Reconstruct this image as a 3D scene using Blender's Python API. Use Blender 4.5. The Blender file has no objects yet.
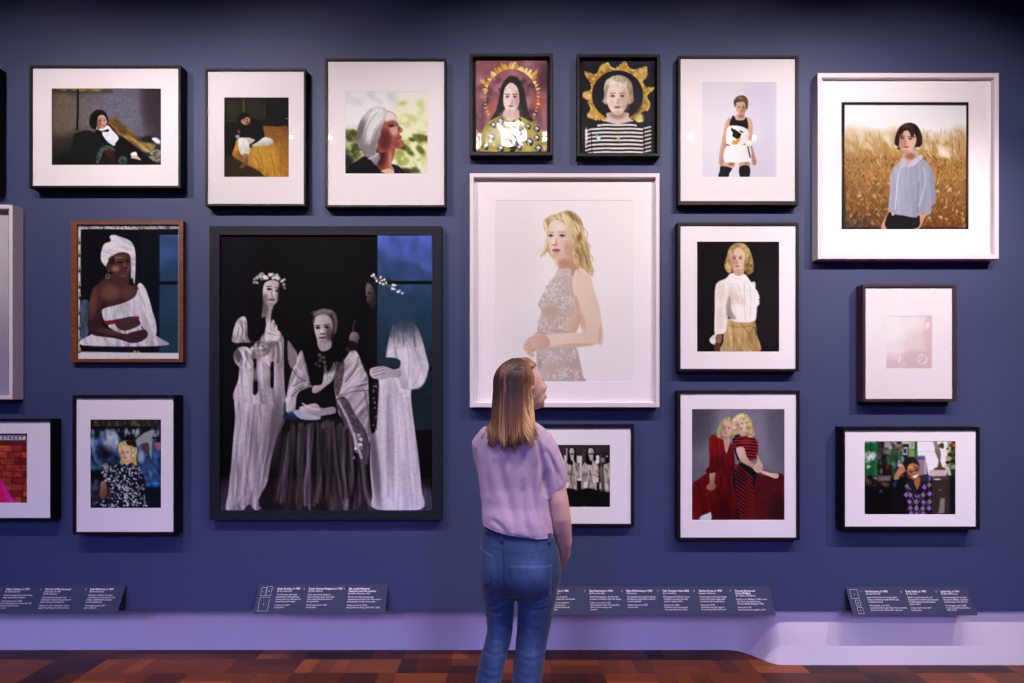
import bpy, bmesh, math, random
import numpy as np
from mathutils import Vector, Matrix
from mathutils.bvhtree import BVHTree
C = bpy.context.scene.collection
PI = math.pi

# ------------------------------------------------------------------ camera frame
F = 537.2           # focal length in pixels for a 1024 px wide frame
D = 3.16            # camera to wall
CZ = 1.582          # camera height
HY = 400.0          # horizon row
def unp(px, py, d):
    """a point of the picture on a plane d metres in front of the wall"""
    s = (D - d) / F
    return Vector(((px - 512.0) * s, -d, CZ + (HY - py) * s))

# ------------------------------------------------------------------ painter for the photographic prints
def hx(c):
    if isinstance(c, str):
        c = c.lstrip('#')
        return np.array([int(c[i:i+2], 16) / 255.0 for i in (0, 2, 4)])
    return np.array(c, float)
def s2l(a):
    a = np.clip(a, 0, 1)
    return np.where(a <= 0.04045, a / 12.92, ((a + 0.055) / 1.055) ** 2.4)
def vnoise(x, y, seed=0):
    xi = np.floor(x).astype(np.int64); yi = np.floor(y).astype(np.int64)
    fx = x - xi; fy = y - yi
    fx = fx * fx * (3 - 2 * fx); fy = fy * fy * (3 - 2 * fy)
    def h(a, b):
        n = (a * 374761393 + b * 668265263 + seed * 982451653) & 0x7fffffff
        n = ((n ^ (n >> 13)) * 1274126177) & 0x7fffffff
        return ((n ^ (n >> 16)) & 0xffff) / 65535.0
    return (h(xi, yi) * (1 - fx) + h(xi + 1, yi) * fx) * (1 - fy) + (h(xi, yi + 1) * (1 - fx) + h(xi + 1, yi + 1) * fx) * fy
def flat(p):
    if isinstance(p, str):
        p = [float(t) for t in p.replace(',', ' ').split()]
    p = np.array(p, float)
    return p.reshape(-1, 2)
def spline(p, closed=True, n=5):
    out = []
    N = len(p)
    for i in range(N if closed else N - 1):
        if closed:
            a, b, c, d = p[(i-1) % N], p[i], p[(i+1) % N], p[(i+2) % N]
        else:
            a, b, c, d = p[max(i-1, 0)], p[i], p[i+1], p[min(i+2, N-1)]
        for k in range(n):
            t = k / n
            out.append(0.5 * ((2*b) + (c-a)*t + (2*a-5*b+4*c-d)*t*t + (3*b-a-3*c+d)*t**3))
    if not closed: out.append(p[-1])
    return np.array(out)

class Print:
    RES = 1.7
    def __init__(s, x0, y0, x1, y1, base):
        s.rect = (x0, y0, x1, y1)
        s.nx = max(2, int((x1 - x0) * s.RES) + 1); s.ny = max(2, int((y1 - y0) * s.RES) + 1)
        s.xs = np.linspace(x0, x1, s.nx); s.ys = np.linspace(y0, y1, s.ny)
        s.X, s.Y = np.meshgrid(s.xs, s.ys)
        s.A = np.zeros((s.ny, s.nx, 3)); s.A[:] = hx(base)
        s.v(0, 0, 1); s.rng = random.Random(7)
    def v(s, ox, oy, k):
        s.ox, s.oy, s.k = ox, oy, k
    def t(s, p):
        return flat(p) * s.k + np.array([s.ox, s.oy])
    def box(s, lo, hi, m):
        i0 = max(0, np.searchsorted(s.xs, lo[0] - m)); i1 = min(s.nx, np.searchsorted(s.xs, hi[0] + m))
        j0 = max(0, np.searchsorted(s.ys, lo[1] - m)); j1 = min(s.ny, np.searchsorted(s.ys, hi[1] + m))
        return (slice(j0, j1), slice(i0, i1)) if i1 > i0 and j1 > j0 else None
    def mix(s, sl, m, c, to=None, tex=None):
        X, Y = s.X[sl], s.Y[sl]
        col = np.broadcast_to(hx(c), X.shape + (3,)).copy()
        if to is not None:                       # (x0,y0,x1,y1,colour): graded cloth or backdrop inside the photograph
            q = s.t(to[:4]); dv = q[1] - q[0]
            tt = np.clip(((X - q[0][0]) * dv[0] + (Y - q[0][1]) * dv[1]) / max(dv @ dv, 1e-6), 0, 1)[..., None]
            col = col * (1 - tt) + hx(to[4]) * tt
        if tex is not None:                      # (angle, period across, period along, amount)
            an, pa, pl, am = tex
            an = math.radians(an); u = (X * -math.sin(an) + Y * math.cos(an)) / (pa * s.k); w = (X * math.cos(an) + Y * math.sin(an)) / (pl * s.k)
            nz = vnoise(u, w, 3) * 0.65 + vnoise(u * 2.3, w * 1.7, 9) * 0.35
            col = col * (1 + am * (nz * 2 - 1))[..., None]
        m = m[..., None]
        s.A[sl] = s.A[sl] * (1 - m) + np.clip(col, 0, 1) * m
    def poly(s, p, c, b=0.8, sm=True, a=1.0, to=None, tex=None):
        p = s.t(p)
        if sm: p = spline(p)
        sl = s.box(p.min(0), p.max(0), b + 1)
        if sl is None: return
        X, Y = s.X[sl], s.Y[sl]
        d2 = np.full(X.shape, 1e9); ins = np.zeros(X.shape, bool)
        for i in range(len(p)):
            x0, y0 = p[i - 1]; x1, y1 = p[i]
            ex, ey = x1 - x0, y1 - y0
            tt = np.clip(((X - x0) * ex + (Y - y0) * ey) / max(ex*ex + ey*ey, 1e-9), 0, 1)
            d2 = np.minimum(d2, (X - x0 - tt * ex) ** 2 + (Y - y0 - tt * ey) ** 2)
            if y0 != y1:
                cr = ((y0 > Y) != (y1 > Y)) & (X < x0 + (Y - y0) * ex / (y1 - y0))
                ins ^= cr
        d = np.sqrt(d2) * np.where(ins, -1, 1)
        s.mix(sl, np.clip(0.5 - d / b, 0, 1) * a, c, to, tex)
    def ell(s, cx, cy, rx, ry, c, b=0.8, rot=0, a=1.0, to=None, tex=None):
        q = s.t([cx, cy])[0]; rx *= s.k; ry *= s.k
        R = max(rx, ry)
        sl = s.box(q - R, q + R, b + 1)
        if sl is None: return
        X, Y = s.X[sl] - q[0], s.Y[sl] - q[1]
        r = math.radians(rot); u = X * math.cos(r) + Y * math.sin(r); w = -X * math.sin(r) + Y * math.cos(r)
        rho = np.sqrt((u / rx) ** 2 + (w / ry) ** 2) + 1e-6
        d = (rho - 1) * np.minimum(rx, ry) if b < min(rx, ry) else (rho - 1) * (rx + ry) / 2
        s.mix(sl, np.clip(0.5 - d / b, 0, 1) * a, c, to, tex)
    def line(s, p, w, c, b=0.7, sm=True, a=1.0):
        p = s.t(p); w *= s.k
        if sm and len(p) > 2: p = spline(p, False)
        sl = s.box(p.min(0), p.max(0), w + b + 1)
        if sl is None: return
        X, Y = s.X[sl], s.Y[sl]; d2 = np.full(X.shape, 1e9)
        for i in range(1, len(p)):
            x0, y0 = p[i - 1]; ex, ey = p[i] - p[i - 1]
            tt = np.clip(((X - x0) * ex + (Y - y0) * ey) / max(ex*ex + ey*ey, 1e-9), 0, 1)
            d2 = np.minimum(d2, (X - x0 - tt * ex) ** 2 + (Y - y0 - tt * ey) ** 2)
        s.mix(sl, np.clip(0.5 - (np.sqrt(d2) - w / 2) / b, 0, 1) * a, c)
    def rect_(s, x0, y0, x1, y1, c, b=0.6, a=1.0, to=None, tex=None):
        s.poly([x0, y0, x1, y0, x1, y1, x0, y1], c, b, False, a, to, tex)
    def soft(s, cx, cy, rx, ry, c, a=1.0, rot=0):
        """a wide soft blob"""
        q = s.t([cx, cy])[0]; rx *= s.k; ry *= s.k; R = max(rx, ry) * 1.0
        sl = s.box(q - R, q + R, 1)
        if sl is None: return
        X, Y = s.X[sl] - q[0], s.Y[sl] - q[1]
        r = math.radians(rot); u = X * math.cos(r) + Y * math.sin(r); w = -X * math.sin(r) + Y * math.cos(r)
        m = np.clip(1 - (u / rx) ** 2 - (w / ry) ** 2, 0, 1); m = m * m * (3 - 2 * m)
        s.mix(sl, m * a, c)
    def speck(s, n, x0, y0, x1, y1, r0, r1, pal, seed=1, rot=None, asp=1.0, a=1.0, b=0.6):
        g = random.Random(seed)
        for i in range(n):
            r = g.uniform(r0, r1); an = g.uniform(0, 180) if rot is None else rot + g.uniform(-14, 14)
            s.ell(g.uniform(x0, x1), g.uniform(y0, y1), r * asp, r, g.choice(pal), b, an, a * g.uniform(.6, 1))
    def grain(s, am, per=2.0, seed=5):
        n = vnoise(s.X / per, s.Y / per, seed) * .6 + vnoise(s.X / per * 2.2, s.Y / per * 2.2, seed + 1) * .4
        s.A = np.clip(s.A * (1 + am * (n * 2 - 1))[..., None], 0, 1)
    def face(s, cx, cy, w, h, skin, dark, lip='#8a4440', eye='#2a1c1c', yaw=0.0, rot=0.0, es=1.0, brow=None, b=0.5):
        r = math.radians(rot)
        def q(u, v):
            u *= w; v *= h
            return cx + u * math.cos(r) - v * math.sin(r), cy + u * math.sin(r) + v * math.cos(r)
        s.poly(sum([list(q(*uv)) for uv in ((-.95,-.45),(-.55,-.95),(.1,-1.02),(.7,-.8),(.98,-.35),(.93,.2),(.72,.65),(.3,.98),(-.2,1.0),(-.65,.72),(-.93,.25))], []), skin, .8)
        dx = -1 if yaw > 0 else 1
        x, y = q(.62 * dx * -1 if yaw else .68, .15); s.soft(x, y, w * .55, h * .95, dark, .6, rot)
        x, y = q(yaw, .62); s.soft(x, y + h * .3, w * .6, h * .22, dark, .45, rot)
        for e in (-.42, .42):
            x, y = q(e * (1 - abs(yaw) * .45) + yaw, -.08); s.soft(x, y, w * .34, h * .17, dark, .55, rot)
            s.ell(x, y, w * .16 * es, h * .05 * es, eye, b, rot, .85)
            a0 = q(e * (1 - abs(yaw) * .45) + yaw - .25, -.24); a1 = q(e * (1 - abs(yaw) * .45) + yaw + .25, -.25)
            s.line(list(a0) + list(a1), h * .06, brow or dark, b, False, .75)
        x, y = q(yaw * 1.25 + (.12 if yaw >= 0 else -.12), .22); s.soft(x, y, w * .2, h * .3, dark, .6, rot)
        x, y = q(yaw * 1.3, .34); s.ell(x, y, w * .15, h * .04, dark, b, rot, .8)
        x, y = q(yaw * 1.1, .56); s.ell(x, y, w * .3, h * .085, lip, b, rot, .9)
    def colours(s, mat):
        """linear reflectance, balanced against the mount board's own white"""
        m = hx(mat); q = np.clip(s.A / m, 0, 1.05); q = q ** (1 + .22 * np.clip(1 - q, 0, 1))                      # density of photographic paper
        l = q.mean(-1, keepdims=True); q = l + (q - l) * .92
        return np.clip(s2l(np.clip(q, 0, 1) * m) / s2l(m) * 0.80, 0.002, 0.9)
# ------------------------------------------------------------------ the prints, one function each
def pr_tux():
    p = Print(51.4, 88.3, 161, 165, '#453b43'); p.v(46, 83, .12739)
    p.soft(560, 230, 420, 330, '#645a6a', .9); p.soft(700, 250, 220, 260, '#5f5565', .6)
    p.soft(860, 120, 160, 420, '#2c2129', .85); p.soft(60, 560, 330, 340, '#211a1c', .95); p.soft(60, 300, 230, 300, '#48362f', .8)
    p.poly('50 150 112 72 235 140 240 370 50 390', '#6d584d', 9, True, .75); p.poly('262 140 300 90 420 190 400 300 262 380', '#6a5a58', 12, True, .7)
    p.rect_(43, 40, 520, 80, '#3d2c22', 3, .6); p.speck(16, 90, 40, 440, 50, 8, 20, ['#8a6a34', '#6d5028', '#a08042'], 3, 0, 2.0, .7, 2)
    p.soft(880, 560, 260, 150, '#1d181b', .9); p.soft(300, 640, 330, 130, '#100e11', .9)
    p.line('249 45 247 240 240 400', 16, '#0d0b0d'); p.ell(243, 380, 14, 12, '#5a4420')
    p.poly('212 440 235 395 330 372 440 420 540 500 560 640 215 645', '#14151a', 2)
    p.poly('700 450 800 430 905 470 905 640 800 640', '#2b272b', 4, True, .9); p.ell(812, 440, 60, 26, '#1a1518', 2)
    p.ell(868, 452, 34, 18, '#d8d0d4', 2, 35); p.ell(845, 440, 12, 8, '#fff6f6', 1)
    p.speck(14, 820, 540, 900, 610, 10, 20, ['#7c7468', '#9a9284', '#4b443e'], 8, -20, 2.2); p.poly('840 640 905 615 905 645 840 646', '#4a1820', 2)
    p.poly('478 295 520 276 575 300 640 350 700 410 730 455 850 480 848 520 790 545 700 500 630 455 570 420 520 370', '#6a4320', 2.2, True, 1, (520, 290, 820, 530, '#86683c'), (38, 22, 60, .45))
    p.poly('385 375 440 345 500 330 560 400 610 430 700 495 790 570 850 622 850 646 540 646 545 560 470 480 410 430', '#0a090b', 1.2)
    p.poly('440 400 452 372 490 338 520 370 568 428 545 470 533 492 480 458', '#c6bccb', 1); p.poly('408 362 440 350 480 332 490 350 440 374', '#d8ced8', .8)
    p.poly('446 374 488 360 490 382 450 382', '#08070a', .6)
    p.poly('338 300 350 250 385 215 430 210 468 235 487 290 476 328 452 300 420 280 405 345 370 360 345 335', '#0e0a0c', 1.4)
    p.poly('408 265 440 248 465 268 477 305 460 350 430 358 402 335', '#b37d74', .8); p.soft(415, 320, 26, 50, '#6e3c3a', .6)
    p.ell(425, 292, 9, 5, '#2a1618', .4); p.ell(456, 290, 8, 5, '#2a1618', .4); p.line('414 280 436 278', 4, '#2a1618', .4, False); p.ell(452, 333, 14, 5, '#a83c46', .4)
    p.line('397 340 398 362', 4, '#d8c8b8', .4, False)
    p.poly('398 640 395 580 420 520 470 488 520 500 548 540 520 530 480 525 445 545 430 590 420 610', '#414a3f', 1, True, .95, None, (30, 8, 12, .5))
    p.poly('455 545 490 520 530 545 548 646 495 646 490 590', '#401b18', 1.2, True, 1, (490, 540, 520, 640, '#2a100f')); p.ell(600, 608, 36, 36, '#3a4543', 1, 0, .95, None, (0, 8, 8, .5)); p.ell(600, 612, 15, 18, '#2a3434')
    p.poly('666 552 700 540 714 560 706 572 672 574', '#e0d6da', .7); p.poly('672 572 706 566 745 602 716 598 690 592 668 590', '#c4958c', .7)
    p.grain(.10, 2.2); return p

def pr_bed():
    p = Print(224, 97.2, 288.8, 177, '#15100f'); p.v(218, 92, .13172)
    p.rect_(50, 42, 350, 232, '#2c281d', 6, .85); p.rect_(350, 42, 540, 220, '#171213', 6, .8)
    p.line('193 45 193 165', 12, '#544d34', 1.2, False); p.line('352 90 352 195', 8, '#4a4330', 1.2, False); p.line('60 215 180 215', 6, '#3d3724', 1.2, False)
    p.soft(110, 130, 60, 80, '#38321f', .7); p.soft(270, 100, 60, 70, '#332d20', .6); p.ell(522, 200, 10, 5, '#8a7a60', 1)
    p.soft(440, 240, 130, 30, '#1a1220', .9)
    p.poly('44 455 115 485 250 565 390 646 44 646', '#30241a', 2, False, 1, (60, 480, 250, 640, '#3a2817')); p.line('60 640 200 560', 5, '#1d140d', 1, False); p.line('150 640 270 580', 4, '#1d140d', 1, False)
    p.poly('44 455 44 350 140 330 110 480', '#0f0b0d', 3)
    p.poly('150 350 250 290 335 258 450 262 540 290 540 646 375 646 310 598 235 560 170 520 108 478 128 410', '#ad7226', 1.2, True, 1, (300, 480, 520, 290, '#6d4020'), (80, 26, 140, .22))
    p.soft(360, 480, 150, 150, '#c28a36', .75); p.soft(480, 330, 120, 60, '#8a5428', .6); p.soft(520, 480, 60, 200, '#a56a20', .5)
    for l in ('300 440 330 520 340 600', '400 470 420 560 430 640', '470 420 480 540 480 640', '250 470 300 520 330 600', '270 575 330 590'):
        p.line(l, 7, '#7d4c12', 1.4, True, .6)
    p.soft(170, 480, 60, 60, '#7a4614', .6)
    p.poly('165 262 200 240 262 206 300 208 332 245 352 345 310 382 240 424 234 396 280 362 200 346 170 352 152 305', '#0c0a0e', 1)
    p.poly('205 345 275 362 230 398', '#b5a996', 1); p.poly('152 362 205 350 238 405 236 465 172 472', '#d9d0d0', 1, True, 1, (180, 380, 240, 420, '#b9a99c'), (85, 14, 80, .12))
    p.poly('252 408 300 378 350 343 400 354 418 380 385 404 320 410', '#d3c8c6', 1, True, 1, (340, 350, 350, 410, '#a89888'))
    p.poly('190 474 222 470 228 520 208 560 172 580 164 568 186 540', '#a9725c', .9, True, 1, (190, 480, 230, 520, '#70402c'))
    p.poly('196 240 226 248 230 300 205 290', '#1a1014', 1); p.poly('132 330 155 325 165 345 140 350', '#7d8cbc', .9); p.ell(158, 300, 10, 14, '#8a4c34', 1)
    p.poly('148 225 150 185 185 158 225 165 240 195 240 215 205 190 175 215 165 238', '#130c0d', 1)
    p.poly('178 210 215 190 238 200 240 232 210 248 180 236', '#b27c60', .8); p.soft(225, 232, 26, 20, '#6d3c2c', .7); p.line('180 206 210 194', 5, '#130c0d', .4, False); p.ell(198, 212, 7, 4, '#2a1614', .4); p.ell(222, 208, 6, 4, '#2a1614', .4); p.ell(214, 232, 9, 4, '#7d3832', .4)
    p.grain(.10, 2); return p

def pr_silver():
    p = Print(345, 91, 427.8, 173.6, '#e4d6da'); p.v(340, 86, .1347)
    p.soft(560, 230, 320, 330, '#e6dcc2', .95); p.soft(560, 470, 300, 260, '#d8cf9c', .9); p.soft(120, 460, 230, 200, '#a9a574', .9)
    p.speck(26, 60, 40, 420, 130, 18, 40, ['#cdbcc0', '#f0e4e6', '#d8cbc6', '#c8b8b8'], 4, 40, 1.5, .5, 4)
    p.speck(60, 440, 120, 650, 420, 14, 36, ['#f3ecd4', '#d9cf98', '#c9bd80', '#efe5c0', '#b5b070'], 5, None, 1.4, .6, 3.5)
    p.speck(80, 400, 350, 650, 640, 12, 32, ['#efe6b8', '#9b9748', '#76722c', '#d9cc88', '#f2ecd0', '#a8a058', '#e8dca8'], 6, None, 1.4, .75, 2.5)
    p.speck(9, 440, 380, 640, 640, 12, 26, ['#413c1a', '#5a5420', '#2e2a18'], 16, 30, 1.8, .9, 2)
    p.speck(40, 38, 340, 150, 560, 12, 30, ['#6e6d33', '#4a4a22', '#8c8a4c', '#c9c294', '#39391f'], 7, None, 1.3, .8, 2.2); p.soft(50, 560, 70, 90, '#20221f', .95); p.soft(480, 635, 100, 40, '#322e1c', .9)
    p.poly('290 430 400 440 408 480 395 540 378 590 410 650 300 650 270 560', '#8a4238', 1.2, True, 1, (300, 480, 400, 540, '#a85a4a')); p.soft(300, 520, 60, 120, '#4a1c1c', .9); p.soft(372, 540, 16, 90, '#d8927c', .6)
    p.poly('300 640 330 620 375 612 410 650', '#e0a890', 1)
    p.poly('36 640 70 590 130 550 190 518 245 560 300 630 310 650 36 650', '#121019', 1.4); p.poly('380 580 430 592 470 625 480 650 408 650 400 620', '#1b1a2c', 1.2)
    p.poly('330 190 385 192 418 225 424 262 438 296 466 324 455 345 440 352 456 372 452 392 472 415 468 446 440 463 400 462 360 480 285 480 285 300', '#a3584e', 1)
    p.poly('338 192 388 194 420 232 424 262 395 252 350 262 330 250', '#e2c6c2', 3, True, .95); p.soft(400, 330, 44, 50, '#d49c90', .85); p.soft(330, 400, 70, 110, '#64262a', .95); p.soft(420, 425, 40, 40, '#8a403c', .7); p.ell(443, 320, 12, 16, '#7d3434', 1.5); p.soft(455, 325, 18, 20, '#c58478', .7)
    p.soft(380, 292, 36, 18, '#5a2426', .9); p.ell(385, 294, 14, 6, '#241014', .6, 10); p.line('352 272 385 262 408 272', 6, '#6d4038', .8, True, .8); p.ell(424, 284, 5, 8, '#4a2222', .8)
    p.line('412 392 440 384 456 382', 8, '#7a2a2e', .8); p.ell(440, 408, 20, 8, '#b06058', 1, 10); p.ell(458, 437, 16, 14, '#a85e52', 1.5)
    p.poly('128 420 130 330 160 245 205 185 265 152 325 160 345 190 328 260 305 320 298 380 265 440 262 490 292 500 296 540 262 584 228 545 190 520 150 470', '#b3a5ab', 1.4, True, 1, (300, 160, 160, 440, '#85747a'), (108, 16, 130, .22))
    p.poly('205 200 270 160 330 168 335 215 300 280 260 330 225 400 190 420 185 300', '#ded2d0', 6, True, .8); p.soft(150, 330, 34, 120, '#6d5c62', .8, 15); p.soft(220, 470, 60, 80, '#8c7678', .7)
    for l in ('180 420 205 300 270 200', '230 470 260 370 310 280', '160 400 175 300 220 220', '250 540 250 460 290 380'):
        p.line(l, 5, '#6b5a5e', 1.2, True, .6)
    for l in ('215 430 240 330 300 240', '205 240 250 190 310 178'): p.line(l, 7, '#efe6e0', 1.4, True, .6)
    p.line('150 470 118 505 122 535', 10, '#5c4240', 1.4); p.line('215 540 260 520 280 500', 9, '#d0b8b4', 1.4); p.line('240 560 275 575', 8, '#8a6460', 1.2)
    p.grain(.02, 2); return p

def pr_icon_pink():
    p = Print(475.7, 61, 547.2, 151.9, '#935460'); p.v(466, 50, .161)
    p.speck(60, 60, 68, 505, 440, 12, 40, ['#b87a80', '#7d4450', '#5c343e', '#a8686e', '#c48e94', '#4c2c36'], 3, None, 1.5, .55, 3)
    p.soft(80, 420, 60, 120, '#5a2c38', .7); p.soft(490, 160, 60, 120, '#4c2832', .8); p.soft(450, 330, 60, 60, '#b5502c', .5); p.soft(170, 350, 50, 70, '#b86040', .5); p.speck(10, 60, 150, 505, 420, 8, 18, ['#38202a', '#47242e'], 13, None, 2, .7, 2)
    g = random.Random(5)
    for i in range(36):
        an = math.radians(212 - i * 244 / 35 ); rx, ry = 160, 182
        ca, sa = math.cos(an), math.sin(an)
        top = max(0, sa); L = (16 + 26 * top) * g.uniform(.6, 1.25); W = (6 + 9 * top) * g.uniform(.7, 1.2)
        bx, by = 283 + rx * ca, 300 - ry * sa
        ux, uy = ca, -sa * 1.0
        tx, ty = -uy, ux
        sk = g.uniform(-.6, .6)
        p.poly([bx - tx*W, by - ty*W, bx + tx*W, by + ty*W, bx + ux*L + tx*W*(sk+.5), by + uy*L + ty*W*(sk+.5), bx + ux*L*.9 + tx*W*(sk-.6), by + uy*L*.9 + ty*W*(sk-.6)], g.choice(['#d9a24a', '#e8bc62', '#f0d080', '#c98e3a']), .7, False)
    for q in ('85 180 110 185 125 205 110 215 90 200', '400 150 430 135 445 120 440 150 415 165', '115 240 140 250 130 262 112 262'): p.poly(q, '#d8a248', .8, False)
    p.poly('205 300 220 225 250 178 285 160 325 178 352 225 372 300 385 380 405 450 165 450 185 380', '#1d1517', 1.2, True, 1, None, (92, 14, 120, .5))
    p.poly('240 370 325 370 335 430 285 460 232 430', '#caa096', 1); p.face(280, 298, 55, 92, '#e2c0b8', '#a87c78', '#9c5c5a', '#2c1c1e', 0, 0, 1.15, '#3a2424')
    p.poly('208 300 224 232 255 192 278 196 245 232 232 290 228 400 185 440', '#1c1416', 1); p.poly('355 300 338 240 300 196 276 194 318 232 332 300 335 420 390 440', '#1c1416', 1)
    p.poly('95 632 105 500 150 440 225 410 285 450 335 415 400 445 455 480 490 632', '#a58f42', 1.2, True, 1, None, (30, 30, 60, .15))
    p.poly('285 455 320 420 345 440 330 490 350 540 300 632 270 632 330 520', '#1b1518', 1); p.poly('300 425 325 420 335 470 318 465', '#c8a850', .8)
    g = random.Random(3)
    for (x, y) in ((170, 465), (215, 440), (160, 540), (270, 590), (215, 610), (330, 605), (385, 475), (395, 570), (440, 545), (440, 490), (300, 560), (350, 510), (250, 510), (120, 600), (450, 610)):
        r = g.uniform(20, 27)
        p.poly([x, y-r, x+r, y-r*.2, x+r*.6, y+r, x-r*.4, y+r*.9, x-r, y-r*.1], '#1a1418', .7, False); p.poly([x-2, y-r*.7, x+r*.65, y-r*.05, x+2, y+r*.35, x-r*.65, y-r*.05], '#cdc4d0', .7, False); p.poly([x-r*.6, y+r*.15, x-2, y+r*.5, x-4, y+r*.85, x-r*.4, y+r*.6], '#d8ceca', .6, False)
    p.soft(215, 530, 120, 90, '#e8dcd0', .5)  # pale spotlight glare painted into the print colour
    p.grain(.08, 2); return p

def pr_icon_gold():
    p = Print(582, 60.5, 655.4, 153.2, '#15131b'); p.v(572, 50, .161)
    p.soft(330, 90, 260, 40, '#1f2036', .8); p.soft(80, 560, 60, 160, '#2c2a3a', .6)
    st = '80 135 118 150 132 160 160 148 178 110 196 92 222 82 238 108 268 122 296 100 330 72 344 104 372 126 410 124 438 112 462 106 462 150 452 172 432 190 452 232 508 236 488 256 460 276 464 300 484 336 470 372 440 376 420 384 440 440 410 444 380 428 200 432 140 432 98 412 112 390 124 362 104 330 108 308 68 290 76 268 118 256 126 236 118 200 92 165'
    p.poly(st, '#b8863a', 1, False, 1, None, (35, 16, 22, .35))
    g = random.Random(4)
    q = flat(st)
    for i in range(len(q)):
        a, b = q[i - 1], q[i]
        for k in range(3):
            m = a + (b - a) * (k + .5) / 3; p.rect_(m[0]-6, m[1]-6, m[0]+6, m[1]+6, g.choice(['#b8863a', '#c99a48', '#e0b868', '#9a6c2c']), .6, .9)
    p.speck(30, 90, 100, 470, 430, 8, 18, ['#f0d9a0', '#dcb060', '#8f6226'], 9, 30, 1.4, .35, 2) if False else None
    p.soft(430, 150, 60, 50, '#e0c080', .4); p.soft(95, 280, 40, 40, '#f0d090', .4); p.soft(120, 400, 40, 30, '#f0d090', .4); p.soft(420, 420, 40, 40, '#f4dca8', .5); p.soft(200, 110, 40, 30, '#d8a850', .6)
    p.ell(283, 280, 159, 153, '#17141c', .9); p.soft(390, 330, 70, 110, '#2a2630', .6)
    p.poly('222 390 345 390 352 420 380 445 285 470 190 446 216 420', '#d0b0a2', 1.2); p.soft(285, 405, 70, 34, '#93695e', .8)
    p.poly('88 500 120 468 190 442 285 462 378 444 450 470 485 500 492 645 82 645', '#1a1519', 1)
    for i, y in enumerate((464, 487, 511, 535, 559, 584, 609, 633)):
        w = 1 if i else .75
        p.line([285 - 165 * w, y + 6, 285 - 80, y + 1, 285, y + 3, 285 + 80, y + 1, 285 + 150 * w, y + 5], 11, '#dccbc8', .6)
        if i > 0: p.line([442, y + 2, 488, y - 10], 9, '#c9b8b8', .7, False); p.line([86, y + 16, 118, y + 6], 9, '#d8c8c8', .7, False)
    p.line('120 500 125 645', 5, '#1a1519', .8); p.line('446 490 450 645', 6, '#1a1519', .8)
    p.poly('200 290 200 220 225 178 275 156 330 166 368 205 378 270 368 330 200 330', '#9b8468', 1.2)
    p.ell(209, 312, 10, 26, '#c79c8c', .8); p.ell(357, 312, 9, 26, '#c09484', .8)
    p.face(282, 294, 70, 108, '#dcbcae', '#a8806f', '#9a5c54', '#3a302c', 0, 0, 1.15, '#7a6450'); p.soft(240, 330, 30, 30, '#e0b0a4', .5)
    p.poly('206 290 200 225 225 180 275 160 330 168 372 210 376 300 364 330 358 280 340 232 310 205 268 196 236 216 222 250 212 300', '#b5a48c', 1.2, True, 1, (230, 170, 360, 300, '#8d765a'), (120, 9, 60, .3)); p.soft(240, 200, 40, 30, '#e0d0b8', .8); p.soft(330, 210, 30, 26, '#d6c4a4', .6)
    p.ell(287, 552, 9, 14, '#c8a85c', .6); p.speck(6, 140, 525, 175, 552, 6, 11, ['#8cc8b8', '#c4e8d8', '#5c9488'], 3)
    p.speck(3, 84, 500, 92, 630, 6, 9, ['#e8dce0'], 3, 90, 5, .7, 2)
    p.grain(.06, 2); return p

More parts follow.
